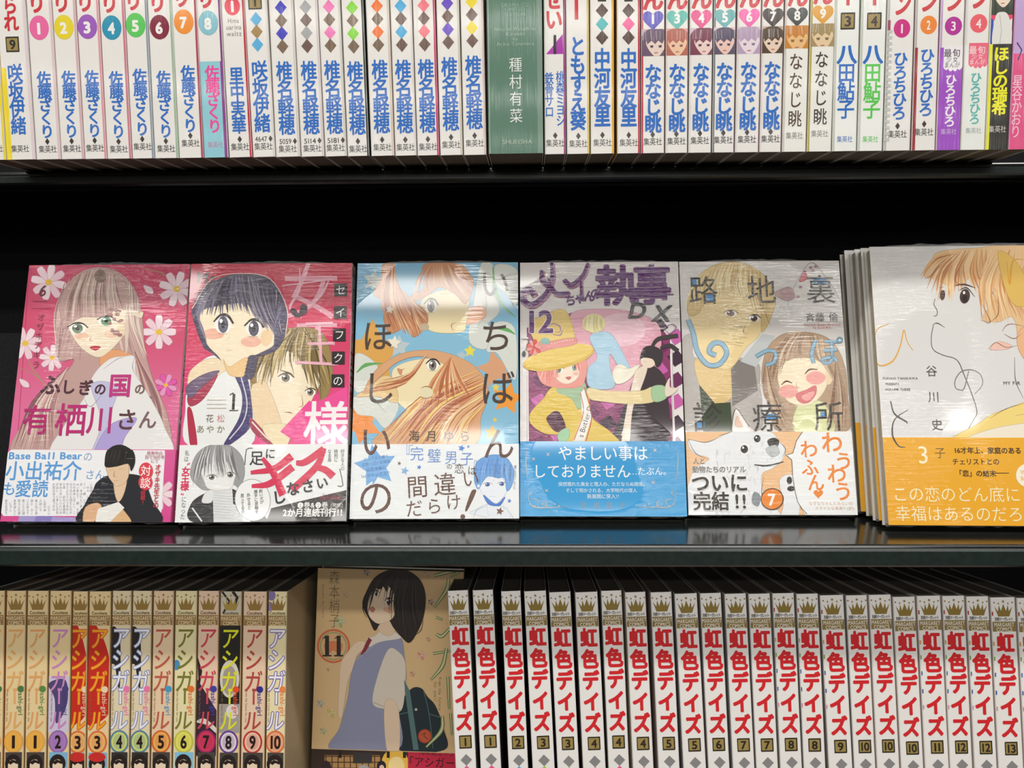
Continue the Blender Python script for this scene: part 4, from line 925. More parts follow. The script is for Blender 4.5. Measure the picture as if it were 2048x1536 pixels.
# --- third book: sky blue cover with stars
Z3 = (680, 500, 2.695)
fr = face_frame((712.6, 526), (699, 1038), (1038, 1037)); s = Sheet(fr.W*1000, fr.H*1000, fr, Z3); Hm = fr.H*1000
ob = s.uv((500, 1046))[1]; s.hi[1] = ob
s.grad(0, Hm, [(0, '7eb8d8'), (.5, '88bcd4'), (1, '78bce4')])
OR_, HO = 'e0a050', ['c87c50', 'd89868', 'b46840', 'e4b488', 'a85c3c', 'eccaa0']
for x, y, r, c, a_ in ((180, 165, 60, 'c4ccc8', 10), (170, 560, 190, 'dca450', -70), (320, 520, 62, 'b8c8cc', 0), (840, 640, 105, 'd8a078', -85), (905, 800, 90, 'f09c38', -60), (120, 940, 110, 'ec8c30', -100), (700, 545, 34, 'e8d84c', 0), (655, 570, 30, 'b0c4cc', 10), (820, 985, 42, 'f0b048', 5), (840, 740, 22, 'ecd050', 0), (835, 915, 14, 'f0c840', 0)): s.star(x, y, r, c, -90+a_, .5)
# white flowers and ribbons
for P_ in ([(760, 75), (830, 90), (820, 220), (860, 330), (760, 420), (700, 470), (720, 300)], [(840, 80), (955, 110), (950, 300), (900, 240), (840, 180)], [(820, 400), (940, 420), (945, 700), (850, 560), (790, 540)], [(710, 380), (800, 400), (790, 530), (700, 500)], [(85, 560), (200, 620), (180, 720), (80, 760)], [(80, 790), (310, 820), (250, 960), (180, 900), (90, 880)]):
    s.blob(P_, 'd6dad2')
s.lines([[(825, 90), (835, 200), (870, 290), (945, 360)], [(90, 660), (140, 620), (230, 610)], [(830, 420), (900, 430), (945, 455)]], 22, '64a860'); s.lines([[(150, 740), (200, 820), (250, 880)], [(760, 120), (790, 300), (740, 420)], [(860, 460), (930, 560)], [(200, 780), (280, 830)]], 6, '9cb89c')
# upper girl, lying upside: neck, face, hair
s.blob([(660, 330), (760, 300), (790, 340), (760, 380), (670, 400)], 'efb898')
s.blob([(450, 260), (600, 210), (690, 260), (680, 400), (660, 440), (560, 448), (480, 430), (440, 360)], 'f0deb0')
s.blob([(230, 80), (295, 78), (290, 160), (380, 260), (460, 330), (470, 400), (400, 470), (350, 420), (270, 450), (235, 370), (250, 280), (180, 240), (220, 150)], 'c48860')
s.blob([(450, 80), (640, 75), (700, 130), (720, 180), (680, 290), (620, 240), (540, 200), (480, 240), (400, 280), (380, 250), (470, 190)], 'c88c60')
s.hair([(240, 90), (290, 90), (300, 150)], [(270, 440), (330, 440), (400, 460), (460, 400)], 50, 9, HO, .08, 14); s.hair([(460, 85), (560, 80), (650, 90)], [(400, 270), (540, 200), (690, 250), (715, 180)], 44, 9, HO, .08, 14)
s.hair([(380, 260), (470, 210)], [(420, 470), (470, 380), (460, 320)], 26, 9, HO, .05, 10)
eye(s, 490, 302, 32, 36, '8c8474'); s.ell(455, 415, 26, 20, 'c0b090'); s.line([(610, 435), (600, 405), (625, 390)], 4, 'a06850'); s.lines([[(540, 240), (600, 232)]], 4, 'a87c50')
# lower girl
s.blob([(290, 640), (420, 590), (600, 590), (680, 640), (720, 760), (640, 840), (480, 900), (330, 840), (290, 740)], 'f0e0b4')
s.blob([(85, 790), (160, 740), (230, 680), (290, 700), (310, 820), (200, 790)], 'e8c890')
s.blob([(130, 760), (200, 640), (330, 560), (480, 540), (620, 570), (740, 640), (800, 760), (760, 900), (700, 1060), (200, 1060), (260, 950), (420, 860), (600, 820), (680, 740), (600, 640), (450, 575), (320, 600), (220, 680)], 'd8a478')
s.hair([(740, 650), (790, 740), (770, 860)], [(200, 1040), (300, 1050), (420, 1060), (560, 1060), (680, 1050)], 90, 12, HO+['f4dc90', 'f0d078'], .09, 14)
s.hair([(600, 575), (740, 640)], [(430, 860), (560, 830), (640, 780), (720, 800)], 40, 10, HO, .04, 12)
s.hair([(480, 545), (700, 620)], [(110, 770), (160, 760), (230, 700)], 26, 9, HO, -.16, 8)
eye(s, 500, 622, 32, 30, '8c8478'); s.ell(465, 770, 38, 30, 'e8dcb8'); s.lines([[(435, 745), (465, 735), (500, 745)], [(430, 790), (465, 800), (495, 788)], [(335, 680), (325, 650), (350, 640)], [(300, 700), (288, 720)]], 5, 'a07850'); s.blob([(310, 640), (335, 650), (325, 672)], 'd89070')
TB = '4a3c34'
def big3(q):
    for ch, x, y, z in (('い', 835, 180, 175), ('ち', 843, 462, 180), ('ば', 850, 742, 190), ('ん', 855, 1042, 175), ('ほ', 203, 462, 175), ('し', 210, 742, 185), ('い', 195, 1030, 180), ('の', 193, 1332, 195)): q.t(ch, x, y, z, TB if y < 900 else '5c382c', .004)
for x, y, r in ((268, 322, 24), (292, 500, 40)): s.star(x, y, r, 'ece4d0', -80, .5)
for ch, x in (('海', 400), ('月', 493), ('ゆ', 585), ('ら', 673)): s.t(ch, x, 1003, 60, '3c3028', .01)
o = Sheet(fr.W*1000, Hm, fr, Z3, v0=ob)
o.grad(ob, Hm, [(0, 'eff3f5'), (1, 'eceff0')])
BB = '5c98dc'
o.blob([(785, 1440), (700, 1420), (730, 1400), (800, 1370), (890, 1390), (930, 1460), (790, 1460)], 'e6ecf2'); o.blob([(745, 1230), (780, 1180), (880, 1180), (925, 1240), (895, 1310), (840, 1370), (790, 1350), (755, 1290)], 'eaf0f6')
o.blob([(775, 1320), (840, 1368), (890, 1330), (870, 1370), (850, 1380), (800, 1370)], '3c78d4')
o.blob([(725, 1200), (740, 1140), (810, 1105), (890, 1115), (935, 1180), (930, 1260), (900, 1300), (885, 1230), (850, 1230), (800, 1220), (770, 1250), (745, 1290), (725, 1250)], '6aa4e2')
o.hair([(770, 1120), (840, 1106), (900, 1130)], [(735, 1270), (800, 1225), (860, 1230), (920, 1270)], 34, 6, ['4c88d0', '88b8ea', '5c98dc'], .05)
eye(o, 795, 1265, 22, 10, '3c70c0', '3c60a0'); eye(o, 872, 1262, 22, 10, '3c70c0', '3c60a0'); o.lines([[(820, 1295), (816, 1305)], [(805, 1330), (840, 1330)], [(775, 1320), (845, 1370), (895, 1310)], [(720, 1440), (740, 1400), (790, 1380)], [(895, 1380), (920, 1440)], [(790, 1370), (800, 1440)], [(880, 1350), (885, 1400)]], 3, '7c9cc8')
o.star(193, 1165, 118, '7cb2e6', -100, .5)
big3(s); big3(o)
o.poly([(210, 1215), (168, 1205), (178, 1268)], '7cb2e6')
for y, q, z in ((1120, 'ピュア王子様で', 19), (1148, '甘酸っぱい恋物語', 19), (1180, '話題沸騰の', 21), (1210, '1stコミックス♡', 22)): o.t(q, 195, y, z, '4a7ab8', .0, rot=8)
for q, x, y, z in (('『', 350, 1085, 90), ('完', 415, 1098, 76), ('璧', 508, 1108, 76), ('男', 600, 1118, 72), ('子', 684, 1125, 72), ('』', 745, 1150, 80)): o.t(q, x, y, z, '6490d4', -.004)
for q, x, y, z in (('の', 590, 1166, 32), ('恋', 643, 1178, 54), ('は', 712, 1188, 50)): o.t(q, x, y, z, TB, .0)
BR_ = '64402f'
for q, x, y, z in (('間', 417, 1275, 118), ('違', 565, 1262, 122), ('い', 705, 1232, 96), ('だ', 400, 1392, 92), ('ら', 508, 1380, 86), ('け', 612, 1358, 84)): o.t(q, x, y, z, BR_, .002, rot=4)
o.blob([(705, 1310), (722, 1292), (732, 1305), (690, 1395), (676, 1400)], BR_, 4); o.ell(662, 1437, 13, 13, BR_)
for x, y, r, c in ((655, 1068, 19, '4c88dc'), (692, 1060, 9, '5c90d8'), (350, 1190, 23, '84b4e4'), (427, 1171, 14, '5088dc'), (320, 1150, 11, '7c6050'), (913, 1352, 13, '4c84d4'), (862, 1408, 22, '704030'), (747, 1272, 11, 'f4f8fc')): o.star(x, y, r, c, -75)
for q, x, a_, b_ in (('君に近づこうと', 945, 1160, 1290), ('すればする。', 920, 1160, 1260), ('うまく', 890, 1150, 1215), ('いかない', 865, 1150, 1230), ('ことばかり。', 838, 1145, 1245)): o.vt(q, x, a_, b_, 15, '4a6080', .0, x1=x-6)
sp = spine_print(tk, fr.H, [('いちばんほしいの', 14, 110, 6.5, '54483c', .01)], 0, ob)
face_book(fr, 'sky blue manga with orange-haired girls lying among stars, third from left, middle shelf', s, '80b8d6', tk, 'face-out books on the middle shelf', (ob, Hm, 'eef2f4', o, 'eef2f4'), sp, 'e4e8e6')

# --- fourth book: white cover, magenta chequered picture
Z4 = (1020, 500, 2.695)
fr = face_frame((1038.5, 527), (1040, 1032.5), (1374, 1033)); s = Sheet(fr.W*1000, fr.H*1000, fr, Z4); Hm = fr.H*1000
ob = s.uv((500, 1031))[1]; s.hi[1] = ob
s.grad(0, Hm, [(0, 'dcd6d2'), (1, 'eeeaea')])
s.poly([(90, 420), (330, 338), (800, 400), (862, 480), (880, 1060), (98, 1060)], '8c3468')
for i_ in range(9):
    for j_ in range(12):
        if (i_+j_) % 2: x, y = 110+i_*92, 400+j_*58; s.poly([(x, y), (x+60, y-34), (x+100, y+20), (x+42, y+56)], ('3c2038', 'c860a8', '6c2458')[(i_*3+j_) % 3])
s.blob([(330, 345), (520, 318), (720, 350), (810, 430), (800, 600), (740, 760), (560, 780), (420, 700), (360, 500)], 'e0a4b4'); s.ell(600, 430, 130, 90, 'e6bcc8')
s.lines([[(92, 470), (96, 1030)], [(868, 560), (885, 1030)]], 12, 'e6e0dc', (1, 1)); 
for y in range(480, 1030, 9): s.ell(876, y, 2.5, 2.5, 'a89ca0', n=6); s.ell(92, y, 2.5, 2.5, 'a89ca0', n=6)
# boy in light blue (back)
s.blob([(430, 470), (500, 440), (560, 470), (640, 620), (650, 650), (600, 650), (540, 560), (540, 640), (560, 740), (430, 740), (420, 640), (470, 580)], 'a8cce0')
s.ell(452, 395, 62, 52, 'e8dca0'); s.hair([(400, 370), (450, 345), (500, 370)], [(395, 430), (450, 450), (510, 430)], 18, 8, ['d4c47c', 'ecE4b8'.lower()], .05); s.ell(595, 670, 44, 52, 'ece4c8'); s.blob([(560, 640), (640, 640), (700, 620), (640, 700), (570, 720)], 'efe8d4')
# dark-haired boy in black suit, rabbit ears
s.blob([(690, 640), (760, 620), (830, 680), (850, 790), (840, 1050), (560, 1050), (610, 860), (650, 740)], '3c3036'); s.blob([(680, 650), (740, 630), (700, 760), (660, 860), (640, 1050), (600, 1050), (630, 850), (650, 760)], 'ecdcc8')
s.ell(745, 595, 42, 42, 'f0dcc8'); s.blob([(700, 590), (720, 530), (770, 518), (820, 550), (815, 610), (790, 630), (770, 590), (720, 580)], '383034'); s.line([(722, 600), (738, 604)], 4, '483840')
s.lines([[(760, 530), (800, 480), (905, 462)], [(810, 530), (860, 515), (905, 545)]], 24, '3a3434', (.6, 1)); s.line([(660, 800), (640, 1040)], 4, 'e8d8d0', (1, 1)); s.line([(720, 660), (600, 1000)], 4, 'e8d8d0', (1, 1))
# girl with yellow hat and coat
YC = 'e0c252'
s.blob([(180, 800), (230, 740), (340, 730), (420, 770), (440, 900), (540, 980), (580, 1060), (260, 1060), (290, 1000), (190, 990), (115, 940), (110, 880)], YC)
s.blob([(200, 900), (260, 870), (300, 960), (250, 980), (210, 940)], '54243c'); s.blob([(262, 985), (310, 960), (322, 1000), (290, 1040), (262, 1030)], 'a4d0a4')
s.blob([(420, 745), (520, 760), (700, 760), (770, 740), (780, 815), (640, 830), (480, 815), (430, 800)], 'ead6a0'); s.blob([(765, 740), (820, 730), (850, 760), (840, 800), (790, 820), (765, 800)], 'a8cca0')
s.blob([(835, 740), (860, 690), (862, 740), (905, 745), (880, 775), (840, 790)], 'e8dcc8')
s.blob([(250, 760), (330, 700), (400, 710), (410, 800), (370, 860), (330, 800)], '9cbc94')
s.poly([(400, 750), (440, 900), (400, 1030), (340, 1030), (390, 900), (380, 770)], 'f0ece6'); s.line([(400, 740), (440, 890), (410, 1030)], 5, 'c04048', (1, 1)); s.line([(380, 770), (395, 880), (345, 1025)], 4, 'c04048', (1, 1)); s.t('s Butler D', 405, 925, 38, '3c3438', .0, rot=72)
s.blob([(145, 580), (260, 545), (400, 580), (408, 680), (370, 740), (230, 740), (160, 700)], 'e8988c'); s.blob([(232, 600), (330, 590), (375, 630), (365, 690), (310, 722), (255, 700), (232, 650)], 'f6e0cc')
eye(s, 262, 642, 24, 22, '6c9484'); eye(s, 347, 632, 20, 20, '6c9484'); s.blob([(300, 688), (328, 684), (318, 700)], 'd06868'); s.ell(250, 680, 18, 10, 'f0b8a8'); s.ell(355, 668, 15, 9, 'f0b8a8')
s.hair([(200, 570), (300, 555), (380, 570)], [(160, 700), (220, 730), (300, 610), (400, 700)], 40, 9, ['e4887c', 'f0ac9c', 'd87c74', 'f4c0ac'], .06, 8)
s.ell(262, 580, 196, 62, 'd8b448', -13, 30); s.ell(262, 572, 190, 52, 'e6c864', -13, 30); s.blob([(105, 560), (130, 500), (100, 400), (180, 350), (280, 320), (325, 370), (350, 480), (330, 510), (200, 540)], 'e2c46a')
s.blob([(110, 545), (200, 500), (345, 475), (348, 510), (220, 535), (120, 565)], 'e0908c')
for i_ in range(9): s.ell(225+i_*14, 505-i_*2.5, 3, 3, 'fbeee0', n=6)
s.flower(130, 525, 42, 'd84438', 'c03830', 9); s.ell(190, 492, 26, 18, '8cb8b0'); s.line([(60, 480), (100, 490), (75, 560)], 6, '4c4844'); s.ell(75, 560, 10, 16, '4c4844')
PU, PS = '581266', '8c4880'
def heavy(P_, w_=44): s.line([(x+7, y+7) for x, y in P_], w_, 'a07088', (.6, 1)); s.line(P_, w_*.8, PU, (.6, 1))
heavy([(170, 110), (172, 160), (205, 190)], 34); heavy([(225, 70), (225, 160), (190, 240), (120, 295), (70, 270), (70, 225), (110, 215), (130, 245)], 38); heavy([(205, 150), (240, 230), (320, 235)], 30)
heavy([(420, 70), (390, 140), (330, 190), (290, 160)], 30); heavy([(380, 150), (385, 270)], 20)
for q, x, y in (('ち', 325, 270), ('ゃ', 378, 258), ('ん', 428, 248), ('の', 463, 235)): s.t(q, x, y, 66, PU, .03)
s.t('執', 575, 190, 230, PU, .03, 1.05, outline=(.008, 'a07088')); s.t('事', 765, 185, 225, PU, .03, .95, outline=(.008, 'a07088')); s.line([(470, 232), (880, 240)], 9, PU, (1, 1))
s.t('D', 690, 325, 118, '2e2a2e', .03, 1.1, shear=.25); s.t('X', 820, 340, 120, '2e2a2e', .03, 1.1, shear=.25)
s.t('12', 160, 385, 165, PU, .035, outline=(.02, 'f0e8ec')); s.lines([[(170, 445), (220, 400), (265, 410), (270, 440), (245, 445)], [(230, 455), (270, 460), (285, 430)], [(830, 420), (870, 400), (895, 420), (860, 450), (835, 430)]], 7, '9c78a0')
o = Sheet(fr.W*1000, Hm, fr, Z4, v0=ob)
o.grad(ob, Hm, [(0, '389cd8'), (1, '3aa4e0')])
for q, y, z, c_, x in (('やましい事は', 1095, 80, 'f4f8fa', 500), ('しておりません', 1192, 74, 'f4f8fa', 385), ('…たぶん。', 1192, 45, 'e8f2f8', 755), ('突然現れた美女と理人の、ただならぬ関係。', 1262, 23.5, 'd8ecf6', 500), ('そして明かされる、大学時代の理人', 1296, 23.5, 'd8ecf6', 492), ('新展開に突入!!', 1328, 25, 'd8ecf6', 502), ('宮　城　理　子', 1376, 34, '88a8b8', 500)): o.t(q, x, y, z, c_, .006 if z > 40 else .012)
for x, y in ((780, 1080), (205, 1102), (127, 1127), (772, 1253), (197, 1297)): o.star(x, y, 14, 'c8c4c4', 45, .3, 4)
for sg, x0 in ((1, 90), (-1, 900)):
    o.lines([[(x0, 1070), (x0-4*sg, 1150), (x0+8*sg, 1260)], [(x0, 1300), (x0+30*sg, 1380), (x0+120*sg, 1388), (x0+230*sg, 1382)], [(x0+20*sg, 1340), (x0+60*sg, 1350), (x0+50*sg, 1385)], [(x0+80*sg, 1345), (x0+110*sg, 1365), (x0+80*sg, 1390)], [(x0+10*sg, 1290), (x0+30*sg, 1310), (x0+5*sg, 1330)]], 7, '9cb0b8')
    for k_ in range(8): o.ell(x0+(20+k_*22)*sg, 1370+(k_ % 3)*9, 7, 5, 'a0b0b8', n=8)
face_book(fr, 'white manga with large purple title, girl in yellow hat and plain blue paper band', s, 'e2dcd8', tk, 'face-out books on the middle shelf', (ob, Hm, '389cd8', o, '389cd8'), None, 'e6e2de')

# --- fifth book: pale cover with white dog on its band
Z5 = (1340, 500, 2.56)
fr = face_frame((1355.6, 522), (1377, 1030), (1715, 1030)); s = Sheet(fr.W*1000, fr.H*1000, fr, Z5); Hm = fr.H*1000
ob = s.uv((500, 931))[1]; s.hi[1] = ob
s.grad(0, Hm, [(0, 'dad6d2'), (.5, 'e2deda'), (1, 'e8e6e4')])
s.blob([(60, 470), (120, 440), (140, 560), (430, 560), (460, 700), (470, 800), (440, 930), (90, 930), (70, 700)], 'b4aea8')
s.blob([(130, 560), (300, 560), (330, 640), (310, 760), (230, 790), (170, 740)], 'e2c488'); s.poly([(150, 690), (230, 785), (310, 780), (320, 930), (170, 930)], '3e4a34')
s.poly([(310, 560), (430, 570), (450, 720), (320, 800)], '847e78'); s.poly([(360, 570), (470, 430), (540, 440), (440, 600)], 'c4c8c8')
s.blob([(100, 300), (200, 180), (400, 180), (480, 300), (460, 430), (390, 500), (300, 610), (170, 560), (120, 450)], 'ecd49c')
s.blob([(90, 320), (110, 180), (200, 90), (330, 60), (460, 110), (540, 230), (520, 340), (470, 420), (460, 280), (380, 180), (300, 220), (200, 250), (140, 330)], 'd8bc80')
s.hair([(170, 110), (330, 62), (480, 120)], [(80, 330), (200, 280), (300, 230), (430, 300), (520, 400)], 80, 8, ['e8d49c', 'c8a868', 'f0e0b4', 'b89c60'], .07, 20)
eye(s, 310, 325, 32, 15, '8c5c40', rot=8); eye(s, 430, 350, 28, 17, '5c4438', rot=8); s.lines([[(280, 290), (350, 285)], [(400, 305), (460, 320)], [(390, 370), (375, 420), (395, 425)], [(300, 480), (370, 492)]], 6, 'a87850')
rnd = random.Random(5)
for _ in range(14): x, y = rnd.uniform(260, 360), rnd.uniform(380, 480); s.line([(x, y), (x+40, y+4)], 8, 'b4a47c')
# cat outline, upper right
s.lines([[(590, 300), (640, 180), (700, 80), (740, 70), (790, 130), (840, 200), (880, 290)], [(740, 70), (760, 110)]], 5, 'a89ca0'); s.blob([(660, 160), (690, 105), (700, 150)], 'c06068'); s.blob([(540, 215), (610, 190), (640, 240), (600, 260), (550, 240)], 'b89898')
for x, y in ((720, 90), (745, 85), (732, 105), (620, 210), (655, 240), (668, 190), (740, 265)): s.ell(x, y, 9, 7, 'b08890')
# laughing girl
s.blob([(470, 620), (500, 500), (580, 430), (700, 420), (820, 460), (890, 580), (910, 760), (900, 930), (560, 930), (520, 800), (480, 740)], 'b89c80')
s.blob([(660, 790), (780, 780), (840, 930), (640, 930)], 'dce0a8')
s.blob([(555, 620), (620, 560), (740, 560), (810, 620), (800, 700), (750, 770), (680, 800), (600, 770), (560, 700)], 'f6e6c8'); s.ell(812, 650, 20, 40, 'f0d8b4')
s.ell(605, 725, 50, 34, 'f0a8a0'); s.ell(745, 655, 50, 34, 'f0a8a0')
s.blob([(645, 740), (700, 715), (745, 695), (745, 740), (710, 780), (665, 780)], 'e07c80'); s.blob([(672, 750), (735, 722), (735, 745), (700, 775)], 'f2a8a4')
s.lines([[(570, 690), (595, 672), (625, 682)], [(690, 635), (715, 612), (755, 612)]], 9, '6c4838', (.5, .5)); s.line([(645, 680), (650, 705), (665, 705)], 4, 'b48064'); s.lines([[(555, 640), (580, 615)], [(700, 570), (740, 560)]], 5, 'a88468')
s.hair([(590, 440), (690, 422), (790, 450)], [(470, 690), (540, 660), (600, 570), (760, 560), (830, 650), (900, 760)], 60, 10, ['b0947a', '94745c', 'd0b89c', 'a4866c'], .08, 12)
s.hair([(490, 560), (540, 620)], [(500, 760), (560, 900), (650, 920)], 30, 11, ['a88c74', '8c6850', 'ccb498'], .05, 12); s.hair([(850, 560), (890, 640)], [(800, 900), (860, 930), (905, 920)], 30, 11, ['a88c74', '8c6850', 'ccb498'], -.05, 12)
KT = '3a3430'; KB = '4a90cc'
s.rect(108, 148, 136, 180, KB); s.rect(186, 222, 222, 262, KB); s.rect(735, 148, 800, 178, KB); s.rect(130, 880, 175, 912, KB); s.rect(480, 840, 540, 868, KB); s.rect(770, 830, 800, 860, KB)
for q, x, y in (('路', 170, 205), ('地', 468, 203), ('裏', 770, 200), ('診', 192, 855), ('療', 498, 853), ('所', 812, 850)): s.t(q, x, y, 158, KT, .0)
def tube(P_, w_=20): s.line(P_, w_+7, '6c8898', (1, 1)); s.line(P_, w_, '8cb4cc', (1, 1))
tube([(92, 355), (120, 430), (140, 520), (190, 585), (250, 585), (290, 530), (265, 480), (220, 480), (200, 520), (235, 540)])
tube([(440, 545), (500, 515), (540, 530), (530, 575), (490, 590)], 14)
tube([(745, 460), (725, 530), (735, 580)], 14); tube([(790, 468), (860, 470)], 12); tube([(785, 515), (855, 512)], 12); tube([(825, 470), (828, 560), (795, 580), (780, 560), (830, 550), (855, 570)], 12); s.ell(868, 462, 17, 17, '6c8898'); s.ell(868, 462, 11, 11, '8cb4cc'); s.ell(868, 462, 5, 5, 'dcd8d4')
s.t('斉藤', 742, 345, 50, '4c4440'); s.t('倫', 836, 343, 50, '4c4440'); s.t('Roujiura Shippo Shinryojo', 780, 382, 16, 'd87070'); s.t('by Saito Rin.', 780, 397, 16, 'd87070')
o = Sheet(fr.W*1000, Hm, fr, Z5, v0=ob)
o.grad(ob, Hm, [(0, 'f2c494'), (1, 'f0c090')])
DG = 'eceef0'
s.blob([(320, 930), (325, 850), (340, 815), (370, 850), (400, 900), (430, 930), (380, 960)], 'e8e2dc'); s.blob([(335, 900), (345, 850), (375, 900)], 'ecc8b4'); s.line([(315, 925), (322, 850), (340, 812), (375, 860), (405, 905)], 4, '54504c', (1, 1))
o.blob([(95, 975), (190, 985), (260, 955), (330, 925), (430, 915), (520, 935), (560, 980), (590, 1020), (570, 1080), (520, 1120), (470, 1150), (480, 1250), (560, 1400), (100, 1400), (110, 1150), (200, 1070), (120, 1040)], DG)
o.poly([(90, 1000), (200, 1080), (100, 1130)], 'f2c494') if 0 else None
o.blob([(500, 975), (530, 962), (556, 975), (550, 1005), (520, 1010), (502, 995)], '3a3632'); o.blob([(490, 1020), (540, 1000), (560, 1040), (520, 1060)], 'c0c4c6')
o.ell(380, 1020, 28, 30, 'f4f4f2'); o.ell(380, 1020, 19, 21, '2c2826'); o.ell(374, 1012, 5, 6, 'ffffff'); o.ell(446, 966, 17, 19, '2c2826'); o.ell(441, 960, 4, 5, 'ffffff')
o.line([(430, 1100), (500, 1104), (580, 1085)], 9, '3c3a38', (.6, .6)); o.line([(470, 1110), (560, 1095)], 7, '6c6a68')
o.lines([[(92, 968), (180, 985), (250, 960)], [(92, 968), (130, 1040), (205, 1075)], [(250, 950), (290, 940), (330, 925)], [(556, 980), (590, 1020), (575, 1060)], [(480, 1160), (470, 1250), (520, 1350)], [(240, 1080), (250, 1140)]], 4, '5c5854')
rnd = random.Random(9)
for _ in range(90):
    x, y = rnd.uniform(230, 560), rnd.uniform(950, 1340)
    if x > 480 and y > 1080: x -= 120
    o.line([(x, y), (x+rnd.uniform(-14, 14), y+rnd.uniform(10, 34))], 3.5, rnd.choice(['a8acae', 'c4c8ca', '8c9092']))
o.blob([(560, 1180), (620, 1150), (660, 1200), (650, 1400), (560, 1400), (580, 1300)], DG); o.ell(610, 1180, 14, 20, '3c3a38'); o.ell(618, 1222, 20, 14, '3c3a38'); o.blob([(430, 1240), (460, 1260), (450, 1310), (420, 1290)], '8c9498')
s.blob([(700, 931), (640, 960), (610, 1040)], 'f4f5f4') if 0 else None
BUB = [(680, 925), (1000, 925), (1000, 1400), (720, 1400), (650, 1290), (625, 1150), (622, 1075), (590, 1050), (628, 1040), (645, 980)]
o.poly(BUB, 'f4f5f5'); o.line([(680, 928), (645, 980), (628, 1040), (590, 1050), (622, 1075), (627, 1160), (652, 1290), (700, 1352)], 4, '6c6864', (1, 1), 2)
OG = 'f08c3c'
for q, x, y, z in (('わ', 828, 985, 112), ('う', 888, 1080, 95), ('わ', 852, 1145, 100), ('う', 885, 1235, 98), ('わ', 710, 1020, 92), ('ふ', 715, 1112, 88), ('ん', 745, 1190, 88)): o.t(q, x, y, z, OG, .022)
o.heart(758, 1248, 25, OG); o.t('なずなちゃんとみらいの', 822, 1298, 20, 'c8a078'); o.t('スマイルな未来♡(訳)', 840, 1322, 20, 'c8a078')
def ol(q, x, y, z, off=.03): o.t(q, x, y, z, '34302c', off, outline=(.035, 'f4f2ee'))
o.t('人と', 148, 1080, 32, '4a4440', .01, outline=(.03, 'f4f2ee')); o.t('動物たちのリアル', 250, 1123, 34, '4a4440', .015, outline=(.03, 'f4f2ee')); ol('ついに', 253, 1192, 96); ol('完結', 210, 1286, 92); ol('!!', 360, 1286, 90)
o.ell(522, 1275, 59, 56, '4a3a30'); o.ell(521, 1275, 54, 51, 'f08c34'); o.t('7', 520, 1277, 78, 'faf6f0', .03)
face_book(fr, 'pale manga with laughing long-haired girl, white dog and orange number seven on its band', s, 'dedad6', tk, 'face-out books on the middle shelf', (ob, Hm, 'f2c494', o, 'f2f2f0'), None, 'e6e2de')

# --- stack at the right: four copies, the front one shows its cover
Z6 = (1660, 480, 2.56)
Hs, Ws, Ts = .182, .128, .0098
fr0 = face_frame((1726, 503), (1777, 1050), (2048, 1052), Ws, Hs, 15.2)
for c_ in range(3, 0, -1):
    fr = Frame(fr0.O+Vector((0, 1, 0))*(Ts+.0012)*c_*1.037+fr0.X*(-.0012*c_+(.0014 if c_ == 2 else 0)), fr0.X, fr0.Z, Ws, Hs)
    s = Sheet(Ws*1000, Hs*1000, fr, Z6); ob = 182*.672; s.hi[1] = ob; s.grad(0, 182, [(0, 'dcdad6'), (1, 'e4e2de')])
    o = Sheet(Ws*1000, Hs*1000, fr, Z6, v0=ob)
    face_book(fr, ['', 'second copy from the front in the wrapped stack at the right end', 'third copy from the front in the wrapped stack at the right end', 'rearmost copy in the wrapped stack at the right end'][c_], s, 'dcdad6', Ts, 'stack of yellow-banded books', (ob, 182, 'f0b02c', o, 'f0b02c'), None, 'e0deda')
fr = fr0; s = Sheet(Ws*1000, Hs*1000, fr, Z6)
ob = s.uv((500, 1011))[1]; s.hi[1] = ob; Hm = Hs*1000
s.grad(0, Hm, [(0, 'dad8d4'), (.5, 'e2e0de'), (1, 'eceaea')])
WC = ['e2b078', 'd89c64', 'ecc898', 'c88a58', 'f0d4a8', 'd4a87c']
s.blob([(560, 60), (760, 40), (1100, 40), (1100, 600), (980, 560), (940, 400), (860, 420), (780, 400), (850, 280), (780, 160), (640, 240), (540, 200), (480, 180), (520, 110)], 'e6c090')
s.hair([(640, 60), (800, 45), (1050, 60)], [(480, 200), (600, 300), (720, 240), (860, 300), (800, 420), (980, 400), (1060, 480)], 110, 13, WC, .12, 26)
s.blob([(860, 60), (960, 120), (1040, 300), (960, 340), (900, 260)], 'e0b860'); s.line([(905, 110), (920, 230), (935, 110), (1000, 100)], 9, 'd89c38')
s.lines([[(520, 120), (560, 90), (650, 70)], [(600, 90), (520, 180), (480, 200)], [(700, 70), (640, 200), (690, 240)], [(860, 290), (860, 380), (820, 420)], [(780, 330), (820, 420), (770, 410)]], 6, 'a46c4c')
s.blob([(820, 560), (860, 520), (930, 540), (900, 560)], 'f0c4b4'); s.blob([(960, 480), (1060, 420), (1060, 640), (980, 590)], 'ecb888')
s.lines([[(640, 232), (690, 228), (745, 246)]], 11, '5c4438'); s.ell(690, 288, 26, 38, '4c3a34', 8); s.ell(690, 300, 14, 20, '2c2422'); s.ell(686, 270, 6, 8, 'f4f4f4'); s.line([(660, 258), (700, 245), (742, 292)], 7, '3c3028')
s.ell(577, 285, 12, 24, '5c4840', 10); s.line([(560, 300), (572, 262), (592, 262)], 6, '4c3a34'); s.line([(560, 245), (582, 240)], 7, '6c5040')
FL = '6a6460'
s.line([(538, 300), (532, 330), (548, 360), (546, 385), (530, 390)], 4, FL, (.8, .8)); s.line([(528, 432), (550, 426), (588, 448)], 6, '5c5450'); s.line([(530, 430), (518, 500), (528, 560), (580, 590), (650, 615), (690, 700), (730, 800), (752, 880), (735, 920), (700, 980)], 4.5, FL, (.8, .8))
